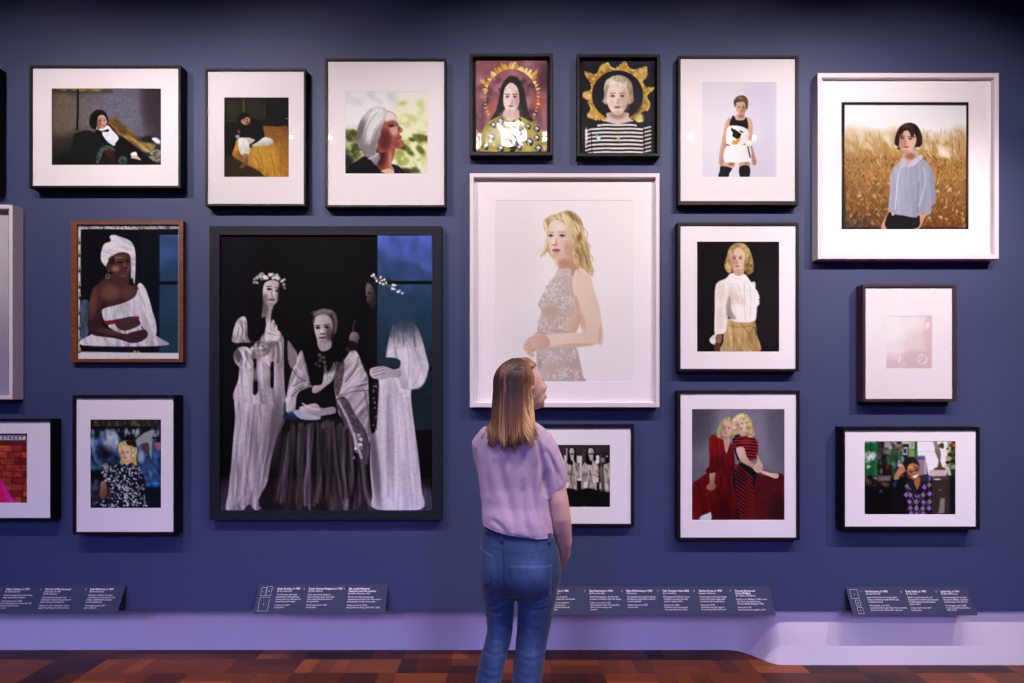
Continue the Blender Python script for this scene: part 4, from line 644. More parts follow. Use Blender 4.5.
def pr_street():
    p = Print(-92, 433.4, 27, 503, '#8a2a26'); p.v(0, 410, .17553)
    p.rect_(-530, 130, 158, 535, '#5a1c1e', .6)
    g = random.Random(6)
    y = 200; r = 0
    while y < 535:
        h = 37; x = -560 + (40 if r % 2 else 0)
        while x < 160:
            w = g.choice([58, 78, 92]); c = g.choice(['#93302a', '#a63c30', '#82282a', '#b04a38', '#7a2426', '#9c342c'])
            p.poly([x + 2, y + 2, x + w - 2, y + 2, x + w - 2, y + h - 2, x + 2, y + h - 2], c, .7, False, 1, None, (10, 14, 30, .25)); x += w
        y += h; r += 1
    p.rect_(-530, 130, 158, 144, '#4a2430', 1); p.rect_(-420, 146, 144, 172, '#b9b8d0', .7); p.rect_(-420, 172, 158, 198, '#6a2222', 1)
    # the street plate reads STREET
    gl = {'S': ('18 -8 4 -10 2 -4 10 0 18 4 15 10 2 8',), 'T': ('0 -10 20 -10', '10 -10 10 10'), 'R': ('3 10 3 -10 15 -8 14 0 3 0', '9 0 18 10'), 'E': ('18 -10 3 -10 3 10 18 10', '3 0 14 0')}
    for i, ch in enumerate('STREET'):
        for st in gl[ch]:
            q = flat(st) * np.array([.75, .75]) + np.array([8 + i * 21.5, 159]); p.line(q.ravel(), 3.6, '#2c2a4c', .6, False)
    p.poly('-200 535 -190 430 -140 350 -60 330 0 395 30 435 60 490 82 535', '#c4127e', 1, True, 1, (0, 420, 60, 520, '#d8259a'), (70, 18, 60, .2)); p.poly('-10 440 20 470 36 520 20 535 -10 535', '#cf1a50', 2.5, True, .8); p.line('20 440 50 490 66 530', 5, '#e050b8', 1.2, True, .6)
    p.grain(.08, 2); return p

def pr_mirror():
    p = Print(519, 444.8, 610.2, 507.2, '#1d1719'); p.v(550, 440, .10543)
    p.rect_(-300, 45, 575, 150, '#382e30', 3, .9)
    for x in range(-290, 575, 26): p.rect_(x, 45, x + 12, 130, '#4a3e40', 2, .5)
    def fig(cx, k=1.0, half=False):
        q = lambda x, y: (cx + (x - 385) * k, y)
        P = lambda t: np.array([q(*xy) for xy in flat(t)]).ravel()
        p.poly(P('345 190 350 130 360 88 390 70 425 90 435 150 430 200 345 220'), '#120d0f', 1)
        p.poly(P('305 260 330 215 380 200 430 215 455 240 475 300 460 350 445 340 440 480 400 490 300 470 305 360'), '#a18d8a', 1, True, 1, None, (80, 16, 60, .45))
        p.poly(P('340 200 360 175 400 180 405 230 365 235 340 220'), '#171113', 1.2)
        p.poly(P('362 90 390 78 415 95 418 130 395 150 368 140'), '#cdbab6', .9); p.poly(P('370 140 400 130 410 160 398 195 380 190'), '#b5a29e', .9); p.ell(*q(384, 100), 4 * k, 3, '#2a2022', .6); p.ell(*q(402, 102), 4 * k, 3, '#2a2022', .6); p.soft(*q(398, 118), 16, 30, '#8a7672', .6); p.rect_(*q(372, 122), *q(412, 140), '#1d1719', .8); p.ell(*q(394, 131), 7 * k, 6, '#a89a98', .7); p.poly(P('345 150 352 100 368 78 362 120 366 190 350 230'), '#120d0f', 1); p.poly(P('410 84 428 120 432 180 420 200 418 130'), '#120d0f', 1)
        p.poly(P('400 190 415 195 425 260 455 330 440 350 410 300'), '#b8a5a1', 1); p.line(P('330 240 345 300 340 400'), 5, '#5c4c4c', 1, True, .8); p.line(P('385 240 380 340 370 470'), 5, '#54464a', 1, True, .8); p.ell(*q(352, 270), 24 * k, 34, '#c0aca8', 1.5, 0, .7); p.line(P('310 330 360 325 440 335'), 5, '#4a3c3e', 1, True, .8)
        p.rect_(*q(325, 398), *q(356, 455), '#d3c3c3', .8); p.poly(P('300 472 450 485 460 640 300 640'), '#100c0e', 1.5)
    p.rect_(-300, 490, 575, 640, '#120e10', 2); p.poly('255 150 305 150 302 390 255 385', '#c9babc', 1, False); p.poly('130 145 160 145 160 215 135 230', '#c4b4b6', 1, False); p.poly('428 160 466 150 468 215 430 225', '#d8cacc', 1); p.rect_(440, 355, 462, 400, '#c9babc', 1)
    p.rect_(255, 220, 280, 360, '#4a3e40', 2, .8); p.rect_(95, 150, 130, 480, '#2c2426', 2, .8); p.rect_(310, 90, 332, 210, '#4f4344', 1.5, .9); p.rect_(152, 78, 166, 190, '#b0a09e', 1, .8)
    fig(205, .85); fig(20, .8); fig(-150, .75); fig(385, 1.0)
    p.rect_(470, 110, 575, 490, '#2a2224', 2, .8); p.poly('480 180 500 165 520 180 515 210 490 210', '#7d6c6c', 1); p.poly('505 250 540 225 575 235 575 490 525 490 510 400', '#9b8885', 1, True, 1, None, (80, 12, 50, .45)); p.ell(548, 175, 22, 40, '#171113', 1.2); p.ell(542, 155, 12, 10, '#9a8886', 1); p.rect_(525, 415, 550, 468, '#c4b4b4', .8); p.rect_(476, 250, 500, 490, '#685a5a', 1.5, .9); p.rect_(470, 405, 486, 465, '#b8a8a8', .8); p.line('484 140 488 350', 7, '#94827f', 1, False, .7)
    p.rect_(-300, 492, 575, 640, '#120e10', 2.5, .9)
    for x in (200, 330): p.ell(x, 628, 18, 5, '#5a4c4c', 1)
    p.grain(.10, 1.6); return p

def pr_haze():
    p = Print(-125, 208.5, 8.6, 396, '#a5959f'); p.v(0, 0, 1)
    p.soft(-40, 210, 120, 120, '#b9a9b0', .9); p.soft(-40, 400, 140, 120, '#8d7c92', .9); p.grain(.02, 6); return p

def pr_dark():
    p = Print(-90, 90, -24, 168, '#2a2428'); p.soft(-57, 130, 26, 40, '#6a5850', .8); p.grain(.05, 3); return p
# ------------------------------------------------------------------ materials
MATS = {}
def new_mat(name):
    m = bpy.data.materials.new(name); m.use_nodes = True
    nt = m.node_tree; b = nt.nodes['Principled BSDF']
    return m, nt, b
def mat(name, col, rough=.5, noise=0.0, scale=20, bump=0.0, bscale=60, metal=0, coat=0, spec=None, stretch=None, sheen=0):
    if name in MATS: return MATS[name]
    m, nt, b = new_mat(name)
    c = list(s2l(hx(col))) + [1]
    b.inputs['Base Color'].default_value = c; b.inputs['Roughness'].default_value = rough; b.inputs['Metallic'].default_value = metal
    b.inputs['Coat Weight'].default_value = coat; b.inputs['Coat Roughness'].default_value = .12
    if spec is not None: b.inputs['Specular IOR Level'].default_value = spec
    if sheen: b.inputs['Sheen Weight'].default_value = sheen
    tc = nt.nodes.new('ShaderNodeTexCoord'); mp = nt.nodes.new('ShaderNodeMapping'); nt.links.new(tc.outputs['Object'], mp.inputs['Vector'])
    if stretch: mp.inputs['Scale'].default_value = stretch
    if noise:
        n = nt.nodes.new('ShaderNodeTexNoise'); n.inputs['Scale'].default_value = scale; n.inputs['Detail'].default_value = 5
        nt.links.new(mp.outputs['Vector'], n.inputs['Vector'])
        r = nt.nodes.new('ShaderNodeMapRange'); r.inputs['From Min'].default_value = .3; r.inputs['From Max'].default_value = .7; r.inputs['To Min'].default_value = 1 - noise; r.inputs['To Max'].default_value = 1 + noise
        nt.links.new(n.outputs['Fac'], r.inputs['Value'])
        mx = nt.nodes.new('ShaderNodeMix'); mx.data_type = 'RGBA'; mx.blend_type = 'MULTIPLY'; mx.inputs['Factor'].default_value = 1
        mx.inputs['A'].default_value = c; nt.links.new(r.outputs['Result'], mx.inputs['B']); nt.links.new(mx.outputs['Result'], b.inputs['Base Color'])
    if bump:
        n2 = nt.nodes.new('ShaderNodeTexNoise'); n2.inputs['Scale'].default_value = bscale; n2.inputs['Detail'].default_value = 4
        nt.links.new(mp.outputs['Vector'], n2.inputs['Vector'])
        bp = nt.nodes.new('ShaderNodeBump'); bp.inputs['Strength'].default_value = bump; bp.inputs['Distance'].default_value = .01
        nt.links.new(n2.outputs['Fac'], bp.inputs['Height']); nt.links.new(bp.outputs['Normal'], b.inputs['Normal'])
    MATS[name] = m; return m
def vcol_mat(name, rough=.5, coat=0, coat_r=.1, bump=0, bscale=30, spec=.3, sheen=0):
    if name in MATS: return MATS[name]
    m, nt, b = new_mat(name)
    a = nt.nodes.new('ShaderNodeVertexColor'); a.layer_name = 'ink'
    nt.links.new(a.outputs['Color'], b.inputs['Base Color'])
    b.inputs['Roughness'].default_value = rough; b.inputs['Coat Weight'].default_value = coat; b.inputs['Coat Roughness'].default_value = coat_r
    b.inputs['Specular IOR Level'].default_value = spec; b.inputs['Sheen Weight'].default_value = sheen
    if bump:
        tc = nt.nodes.new('ShaderNodeTexCoord'); n2 = nt.nodes.new('ShaderNodeTexNoise'); n2.inputs['Scale'].default_value = bscale
        nt.links.new(tc.outputs['Object'], n2.inputs['Vector'])
        bp = nt.nodes.new('ShaderNodeBump'); bp.inputs['Strength'].default_value = bump; bp.inputs['Distance'].default_value = .01
        nt.links.new(n2.outputs['Fac'], bp.inputs['Height']); nt.links.new(bp.outputs['Normal'], b.inputs['Normal']); nt.links.new(bp.outputs['Normal'], b.inputs['Coat Normal'])
    MATS[name] = m; return m
def glass_mat():
    m, nt, b = new_mat('picture_glass'); nt.nodes.remove(b)
    out = nt.nodes['Material Output']
    tr = nt.nodes.new('ShaderNodeBsdfTransparent'); gl = nt.nodes.new('ShaderNodeBsdfGlossy'); gl.inputs['Roughness'].default_value = .006
    lw = nt.nodes.new('ShaderNodeLayerWeight'); lw.inputs['Blend'].default_value = .5
    pw = nt.nodes.new('ShaderNodeMath'); pw.operation = 'POWER'; pw.inputs[1].default_value = 5
    mu = nt.nodes.new('ShaderNodeMath'); mu.operation = 'MULTIPLY_ADD'; mu.inputs[1].default_value = .9; mu.inputs[2].default_value = .030
    nt.links.new(lw.outputs['Facing'], pw.inputs[0]); nt.links.new(pw.outputs[0], mu.inputs[0])
    mx = nt.nodes.new('ShaderNodeMixShader'); nt.links.new(mu.outputs[0], mx.inputs[0]); nt.links.new(tr.outputs[0], mx.inputs[1]); nt.links.new(gl.outputs[0], mx.inputs[2])
    nt.links.new(mx.outputs[0], out.inputs['Surface']); return m

# ------------------------------------------------------------------ objects
def link_mesh(name, me, m, parent=None, smooth=False):
    me.materials.append(m)
    if smooth: me.polygons.foreach_set('use_smooth', [True] * len(me.polygons))
    o = bpy.data.objects.new(name, me); C.objects.link(o)
    if parent: o.parent = parent; o.matrix_parent_inverse = Matrix.Translation(-parent.location)
    return o
def bm_obj(name, bm, m, parent=None, smooth=False):
    bmesh.ops.recalc_face_normals(bm, faces=bm.faces)
    me = bpy.data.meshes.new(name); bm.to_mesh(me); bm.free()
    return link_mesh(name, me, m, parent, smooth)
def empty(name, loc, label=None, cat=None, group=None):
    o = bpy.data.objects.new(name, None); o.location = loc; o.empty_display_size = .1; C.objects.link(o)
    if label: tag(o, label, cat, group)
    return o
def tag(o, label, cat, group=None):
    o['label'] = label; o['category'] = cat
    if group: o['group'] = group
def struct(o, label=None):
    o['kind'] = 'structure'
    if label: o['label'] = label
    return o
def add_box(bm, x0, x1, y0, y1, z0, z1, bev=0):
    vs = [bm.verts.new((x, y, z)) for x in (x0, x1) for y in (y0, y1) for z in (z0, z1)]
    fs = [bm.faces.new([vs[i] for i in q]) for q in ((0,1,3,2),(4,6,7,5),(0,4,5,1),(2,3,7,6),(0,2,6,4),(1,5,7,3))]
    if bev:
        es = list({e for f in fs for e in f.edges}); bmesh.ops.bevel(bm, geom=es, offset=bev, segments=2, affect='EDGES', profile=.5)

# ------------------------------------------------------------------ the room
wall_m = mat('navy_wall_paint', '#394367', .55, .04, 3, .05, 220, spec=.35)
white_m = mat('white_skirting_paint', '#e2dde2', .45, .02, 4, .03, 90)
XL, XR, YB, ZT = -7.6, 7.6, -8.0, 5.7
bm = bmesh.new(); add_box(bm, XL, XR, 0, .45, .341, ZT); o = struct(bm_obj('wall_back', bm, wall_m), 'navy blue gallery wall hung with framed portraits')
# parquet floor
def floor_mat():
    m, nt, b = new_mat('parquet')
    N = nt.nodes.new; L = nt.links.new
    tc = N('ShaderNodeTexCoord'); sp = N('ShaderNodeSeparateXYZ'); L(tc.outputs['Object'], sp.inputs[0])
    def M(op, a, b_=None, c=None):
        n = N('ShaderNodeMath'); n.operation = op
        for i, q in enumerate((a, b_, c)):
            if q is None: continue
            if isinstance(q, (int, float)): n.inputs[i].default_value = q
            else: L(q, n.inputs[i])
        return n.outputs[0]
    S = .30
    gx = M('DIVIDE', M('ADD', sp.outputs['X'], 30.07), S); gy = M('DIVIDE', M('ADD', sp.outputs['Y'], 30.12), S * .56)
    cx = M('FLOOR', gx); cy = M('FLOOR', gy)
    par = M('MODULO', M('ADD', cx, cy), 2.0)
    u = M('ADD', M('MULTIPLY', gx, par), M('MULTIPLY', gy, M('SUBTRACT', 1.0, par)))
    nst = M('ADD', 2.0, M('MULTIPLY', par, 1.0))
    st = M('FLOOR', M('MULTIPLY', M('FRACT', u), nst))
    cmb = N('ShaderNodeCombineXYZ'); L(cx, cmb.inputs[0]); L(cy, cmb.inputs[1]); L(st, cmb.inputs[2])
    wn = N('ShaderNodeTexWhiteNoise'); wn.noise_dimensions = '3D'; L(cmb.outputs[0], wn.inputs['Vector'])
    cmb2 = N('ShaderNodeCombineXYZ'); L(cx, cmb2.inputs[0]); L(cy, cmb2.inputs[1])
    wn2 = N('ShaderNodeTexWhiteNoise'); wn2.noise_dimensions = '3D'; L(cmb2.outputs[0], wn2.inputs['Vector'])
    rv = M('ADD', M('MULTIPLY', wn.outputs['Value'], .45), M('MULTIPLY', wn2.outputs['Value'], .55))
    cr = N('ShaderNodeValToRGB'); e = cr.color_ramp.elements
    e[0].position = .12; e[0].color = list(s2l(hx('#33180a'))) + [1]; e[1].position = .95; e[1].color = list(s2l(hx('#8f4a17'))) + [1]
    for ps, c in ((.35, '#50260c'), (.6, '#6a3410'), (.8, '#723a13')):
        q = e.new(ps); q.color = list(s2l(hx(c))) + [1]
    L(rv, cr.inputs[0])
    mp = N('ShaderNodeMapping'); mp.inputs['Scale'].default_value = (8, 60, 8); L(tc.outputs['Object'], mp.inputs[0])
    mp2 = N('ShaderNodeMapping'); mp2.inputs['Scale'].default_value = (60, 8, 8); L(tc.outputs['Object'], mp2.inputs[0])
    vm = N('ShaderNodeMix'); vm.data_type = 'VECTOR'; L(par, vm.inputs['Factor']); L(mp.outputs[0], vm.inputs[4]); L(mp2.outputs[0], vm.inputs[5])
    ns = N('ShaderNodeTexNoise'); ns.inputs['Scale'].default_value = 1.0; ns.inputs['Detail'].default_value = 4; L(vm.outputs[1], ns.inputs['Vector'])
    gr = M('MULTIPLY_ADD', ns.outputs['Fac'], .8, .6)
    fr = M('FRACT', M('MULTIPLY', M('FRACT', u), nst)); ed = M('MINIMUM', fr, M('SUBTRACT', 1.0, fr))
    e2 = M('MINIMUM', M('MINIMUM', M('FRACT', gx), M('SUBTRACT', 1.0, M('FRACT', gx))), M('MINIMUM', M('FRACT', gy), M('SUBTRACT', 1.0, M('FRACT', gy))))
    jn = M('MINIMUM', M('GREATER_THAN', ed, .02), M('GREATER_THAN', e2, .008)); jn = M('MULTIPLY_ADD', jn, .5, .5)
    mx = N('ShaderNodeMix'); mx.data_type = 'RGBA'; mx.blend_type = 'MULTIPLY'; mx.inputs['Factor'].default_value = 1
    L(cr.outputs[0], mx.inputs['A']); L(M('MULTIPLY', gr, jn), mx.inputs['B']); L(mx.outputs['Result'], b.inputs['Base Color'])
    b.inputs['Roughness'].default_value = .42; b.inputs['Specular IOR Level'].default_value = .22
    bp = N('ShaderNodeBump'); bp.inputs['Strength'].default_value = .25; bp.inputs['Distance'].default_value = .002; L(jn, bp.inputs['Height']); L(bp.outputs['Normal'], b.inputs['Normal'])
    return m
bm = bmesh.new(); add_box(bm, XL, XR, YB, .45, -.1, 0); struct(bm_obj('floor', bm, floor_mat()), 'brown parquet floor of alternating wood blocks')
bm = bmesh.new(); add_box(bm, XL, XR, YB, .45, ZT, ZT + .1); struct(bm_obj('ceiling', bm, mat('grey_ceiling', '#4a4a52', .9)))
side_m = mat('dark_side_wall', '#2a2b36', .85, spec=.1)
bm = bmesh.new(); add_box(bm, XL - .1, XL, YB - .1, .45, 0, ZT); struct(bm_obj('wall_left', bm, side_m))
bm = bmesh.new(); add_box(bm, XR, XR + .1, YB - .1, .45, 0, ZT); struct(bm_obj('wall_right', bm, side_m))
# wall behind the camera with three tall windows
WIN = [(-7.38, -6.04), (-2.84, -1.5), (1.7, 3.04)]; WZ0, WZ1 = .9, 5.08
bm = bmesh.new(); xs = [XL] + [q for w in WIN for q in w] + [XR]
for i in range(0, len(xs), 2): add_box(bm, xs[i], xs[i + 1], YB - .1, YB, 0, ZT)
for a, b_ in WIN:
    add_box(bm, a, b_, YB - .1, YB, 0, WZ0); add_box(bm, a, b_, YB - .1, YB, WZ1, ZT)
struct(bm_obj('wall_front', bm, side_m))
for i, (a, b_) in enumerate(WIN):
    bm = bmesh.new()
    add_box(bm, a, a + .05, YB - .07, YB - .03, WZ0, WZ1); add_box(bm, b_ - .05, b_, YB - .07, YB - .03, WZ0, WZ1)
    for z in (WZ0, 2.2, 3.98, WZ1 - .06): add_box(bm, a + .05, b_ - .05, YB - .07, YB - .03, z, z + .07)
    struct(bm_obj('window_%d' % (i + 1), bm, mat('dark_window_frame', '#24242c', .5)))
# white base board set back under the navy wall; at the right it swings forward in an S
def solid(prof, z0, z1):
    bm = bmesh.new(); lo = [bm.verts.new((x, y, z0)) for x, y in prof]; hi = [bm.verts.new((x, y, z1)) for x, y in prof]
    for i in range(len(prof)):
        j = (i + 1) % len(prof); bm.faces.new((lo[i], lo[j], hi[j], hi[i]))
    bm.faces.new(hi); bm.faces.new(list(reversed(lo))); return bm
struct(bm_obj('baseboard_back', solid([(XL, .24), (1.36, .24), (1.36, .45), (XL, .45)], 0, .341), white_m), 'white base board set back under the navy wall')
cv = spline(np.array([(1.30, .24), (1.36, .24), (1.42, .225), (1.47, .185), (1.51, .135), (1.545, .085), (1.58, .056), (1.62, .047), (1.70, .046)]), False, 6)
cv = [tuple(q) for q in cv if q[0] >= 1.36]
struct(bm_obj('baseboard_right', solid(cv + [(XR, .046), (XR, .45), (1.36, .45)], 0, .341), white_m), 'white base board swinging forward at the right')
# ------------------------------------------------------------------ framed photographs
GLASS = glass_mat()
black_f = mat('black_frame', '#0b090c', .5, .1, 40, spec=.25)
brown_f = mat('dark_brown_frame', '#130d0f', .5, .2, 40, spec=.25)
white_f = mat('white_frame', '#ded3d8', .5)
wood_f = mat('oiled_wood_frame', '#6e3c1c', .45, .35, 14, .1, 60, stretch=(1, 1, 6))
slate_f = mat('slate_frame', '#1a1b25', .6, spec=.2)
pinkwood_f = mat('umber_frame', '#3c2d31', .4, .15, 40)
board_m = mat('mount_board', '#e8e4e6', .85, spec=.2)
backing_m = mat('black_backing', '#0c0a0d', .8)

def rect_pts(r, d):
    x0, y0, x1, y1 = r
    return [unp(x0, y0, d), unp(x1, y0, d), unp(x1, y1, d), unp(x0, y1, d)]
def wrect(r, d):
    a = unp(r[0], r[1], d); b = unp(r[2], r[3], d)
    return a.x, b.x, b.z, a.z          # x0 x1 z0 z1
def ring(bm, loops):
    """quads between consecutive rectangular loops of four points"""
    vs = [[bm.verts.new(p) for p in lp] for lp in loops]
    for a, b in zip(vs, vs[1:]):
        for i in range(4):
            j = (i + 1) % 4; bm.faces.new((a[i], a[j], b[j], b[i]))
def loop(x0, x1, z0, z1, y): return [Vector((x0, y, z1)), Vector((x1, y, z1)), Vector((x1, y, z0)), Vector((x0, y, z0))]
def ins(q, t): return (q[0] + t, q[1] - t, q[2] + t, q[3] - t)

def framed(name, label, front, depth, border, matcol, pr, fm, recess=.010, mount=True, glazed=True, balance=None, prmat=None, gap=None, group='framed photographs on the navy wall'):
    """front: outline of the frame's face in the picture; border: width of the face (px, or l,t,r,b); depth, recess in metres"""
    depth *= .93; recess *= .93
    q = wrect(front, depth); cx, cz = (q[0] + q[1]) / 2, (q[2] + q[3]) / 2
    root = empty(name, (cx, 0, q[2]), label, 'framed photograph', group)
    s = (D - depth) / F
    bl = [b * s for b in (border if isinstance(border, tuple) else (border,) * 4)]
    inn = (q[0] + bl[0], q[1] - bl[2], q[2] + bl[3], q[3] - bl[1])
    e = .0012
    bm = bmesh.new()
    ring(bm, [loop(*q, 0), loop(*q, -depth + e), loop(*ins(q, e), -depth), loop(*ins(inn, -e), -depth), loop(*inn, -depth + e), loop(*inn, -.004), loop(*ins(inn, -.002), -.002)])
    bm_obj('frame', bm, fm, root)
    yb = -(depth - recess)                       # face of the mount
    if pr is not None:
        pq = wrect(pr.rect, depth - recess)
        pq = (max(pq[0], inn[0] + .0004), min(pq[1], inn[1] - .0004), max(pq[2], inn[2] + .0004), min(pq[3], inn[3] - .0004))
        if mount:
            bm = bmesh.new()
            ring(bm, [loop(*ins(inn, -.001), yb + .004), loop(*ins(inn, -.001), yb), loop(*pq, yb), loop(*ins(pq, .0012), yb + .0016), loop(*ins(pq, .0012), yb + .004)])
            bm_obj('mount_board', bm, board_m, root)
            yp = yb + .0017; hq = pq
        else: yp = yb; hq = pq
        if gap:                                   # print floated on a dark backing board
            bm = bmesh.new(); add_box(bm, inn[0] + .0002, inn[1] - .0002, yb + .012, yb + .016, inn[2] + .0002, inn[3] - .0002); bm_obj('backing', bm, backing_m, root)
        # the print: a fine sheet, its picture carried as ink colour
        nx, ny = pr.nx, pr.ny
        gx, gz = np.meshgrid(np.linspace(hq[0], hq[1], nx), np.linspace(hq[3], hq[2], ny))
        gy = np.full(gx.shape, yp)
        if gap: gy = yp - .003 * (vnoise(gx * 11, gz * 9, 5) - .5) - .0025 * np.clip(1 - np.minimum(np.minimum(gx - hq[0], hq[1] - gx), np.minimum(gz - hq[2], hq[3] - gz)) / .03, 0, 1)
        co = np.stack([gx, gy, gz], -1).reshape(-1, 3)
        nv = nx * ny
        ii, jj = np.meshgrid(np.arange(nx - 1), np.arange(ny - 1)); a = (jj * nx + ii).ravel()
        fc = np.stack([a, a + nx, a + nx + 1, a + 1], 1)
        # give the sheet its thickness: a back face joined round the rim
        rim = np.concatenate([np.arange(nx), np.arange(1, ny) * nx + nx - 1, (ny - 1) * nx + np.arange(nx - 2, -1, -1), np.arange(ny - 2, 0, -1) * nx])
        back = co[rim] + np.array([0, .0009, 0])
        n = len(rim); k = np.arange(n); k2 = (k + 1) % n
        side = np.stack([rim, rim[k2], nv + k2, nv + k], 1)
        verts = np.concatenate([co, back]); faces = np.concatenate([fc, side])
        me = bpy.data.meshes.new('photo_print')
        me.vertices.add(len(verts)); me.vertices.foreach_set('co', verts.astype(np.float32).ravel())
        me.loops.add(faces.size); me.loops.foreach_set('vertex_index', faces.astype(np.int32).ravel())
        me.polygons.add(len(faces)); me.polygons.foreach_set('loop_start', np.arange(0, faces.size, 4, dtype=np.int32))
        me.update(calc_edges=True)
        col = np.ones((len(verts), 4), np.float32); cc = pr.colours(balance or matcol).reshape(-1, 3); col[:nv, :3] = cc; col[nv:, :3] = .5
        at = me.color_attributes.new('ink', 'FLOAT_COLOR', 'POINT'); at.data.foreach_set('color', col.ravel())
        link_mesh('photo_print', me, prmat or vcol_mat('photo_paper', .6, 0, spec=.06), root, smooth=bool(gap))
    if glazed:
        bm = bmesh.new(); add_box(bm, inn[0] + .0003, inn[1] - .0003, yb - .006, yb - .004, inn[2] + .0003, inn[3] - .0003)
        bm_obj('glazing', bm, GLASS, root)
    return root

gloss_pr = lambda n, r, b, bs: vcol_mat(n, .5, .16, r, b, bs, .12)
K = 'framed_photograph'
framed(K, 'black-framed photo of a reclining woman in a black tuxedo with bow tie', (29, 65, 180.6, 187.8), .066, (2.4, 2.4, 2.6, 2.2), '#d8c2ca', pr_tux(), black_f, glazed=False)
framed(K, 'black-framed photo of a woman in black jumper sitting on an ochre bed', (205, 68.2, 305.6, 206), .060, (2, 2.3, 2, 2.2), '#dfc9cf', pr_bed(), black_f)
framed(K, 'black-framed photo of a silver-haired woman in profile against sunlit leaves', (324.8, 58.2, 446, 207.3), .055, (2.3, 2.3, 2, 2.3), '#ead4d7', pr_silver(), brown_f)
framed(K, 'small shadow box icon of a long-haired woman with golden rays on pink', (469.8, 53.4, 552.9, 155.3), .060, (3, 3, 3, 3.4), '#e8d6d8', pr_icon_pink(), brown_f, recess=.032, mount=False, glazed=False, prmat=gloss_pr('buckled_gloss_paper', .10, .35, 9), gap=True)
framed(K, 'small shadow box icon of a woman in striped shirt before a gold sunburst', (576.9, 54, 660.2, 156.2), .060, (3, 3, 3, 3), '#ecd9da', pr_icon_gold(), brown_f, recess=.032, mount=False, glazed=False, prmat=gloss_pr('gloss_paper', .12, .12, 9), gap=True)
framed(K, 'dark-framed photo of a woman in a white mini skirt and tall black boots', (678.3, 55.3, 799, 205), .055, (2.4, 2.6, 3.2, 4), '#f2e2e7', pr_fashion(), brown_f)
framed(K, 'white square frame with a woman in a grey shirt in golden reeds', (817.8, 72.9, 999, 259), .062, (4.3, 4.6, 4.6, 5), '#f6e6e8', pr_field(), white_f, recess=.026, glazed=False)
framed(K, 'wood-framed photo of a seated woman in a white turban and off-shoulder gown', (70.4, 220.4, 183, 362.3), .032, (6.2, 4.2, 4.4, 3.4), '#d6c7c9', pr_turban(), wood_f, recess=.012, mount=False)
framed(K, 'large slate-framed black and white photo of three women in draped gowns', (209.3, 226, 441.8, 520), .050, (10.2, 9, 9.8, 9.2), '#d9c9d2', pr_three(), slate_f, recess=.012, mount=False)
framed(K, 'large white-framed portrait of a blonde woman in a lace dress', (469.8, 173.2, 659.6, 407.3), .068, (4, 3.9, 3.8, 4.6), '#f4e4e8', pr_lace(), white_f, recess=.032, glazed=False)
framed(K, 'dark-framed photo of a woman in white ruffled blouse and tan skirt', (677.8, 222.4, 799, 371.4), .055, (2.8, 2.5, 2.6, 2.6), '#f4e4e8', pr_blouse(), brown_f, glazed=False)
framed(K, 'dark-framed photo of two blonde women in red leaning together', (677.4, 390.4, 799.8, 540.4), .055, (3.2, 2.8, 2.9, 2.6), '#ecdae3', pr_red(), brown_f, glazed=False)
framed(K, 'umber-framed small pale pink print with a very wide white mount', (863.2, 284.4, 957, 401.8), .066, (2.6, 2.6, 3.6, 3), '#fbf6f5', pr_pale(), pinkwood_f)
framed(K, 'black-framed photo of a smiling person in a purple argyle vest', (843.2, 426.9, 980, 529.8), .080, (2, 3.4, 2.9, 3), '#f0e0e6', pr_argyle(), black_f, glazed=False)
framed(K, 'black-framed photo of a blonde woman in a speckled navy dress', (72.3, 395, 174.8, 534.6), .083, (3, 3, 1.6, 2.4), '#dccbdc', pr_floral(), black_f, glazed=False)
framed(K, 'black frame cut by the left edge, red brick wall and street plate print', (-140, 419, 51.3, 520), .075, (2, 2.4, 1.4, 1.8), '#d9cadd', pr_street(), black_f, glazed=False)
framed(K, 'black-framed black and white mirror photo partly behind the visitor', (497, 424.3, 633.9, 526.6), .045, (2.6, 3.6, 2.7, 2.6), '#e0cfdc', pr_mirror(), black_f, glazed=False)
framed(K, 'white frame cut by the left edge around a lilac grey print', (-130, 204.6, 12.4, 399.4), .074, (4, 4, 3.6, 4), '#dccbd2', pr_haze(), white_f, recess=.04, mount=False, glazed=False)
framed(K, 'black frame at the left edge of which only the side shows', (-110, 66.5, -3.2, 192.5), .060, (2.4, 2.4, 2.4, 2.4), '#d8c2ca', pr_dark(), black_f, glazed=False)

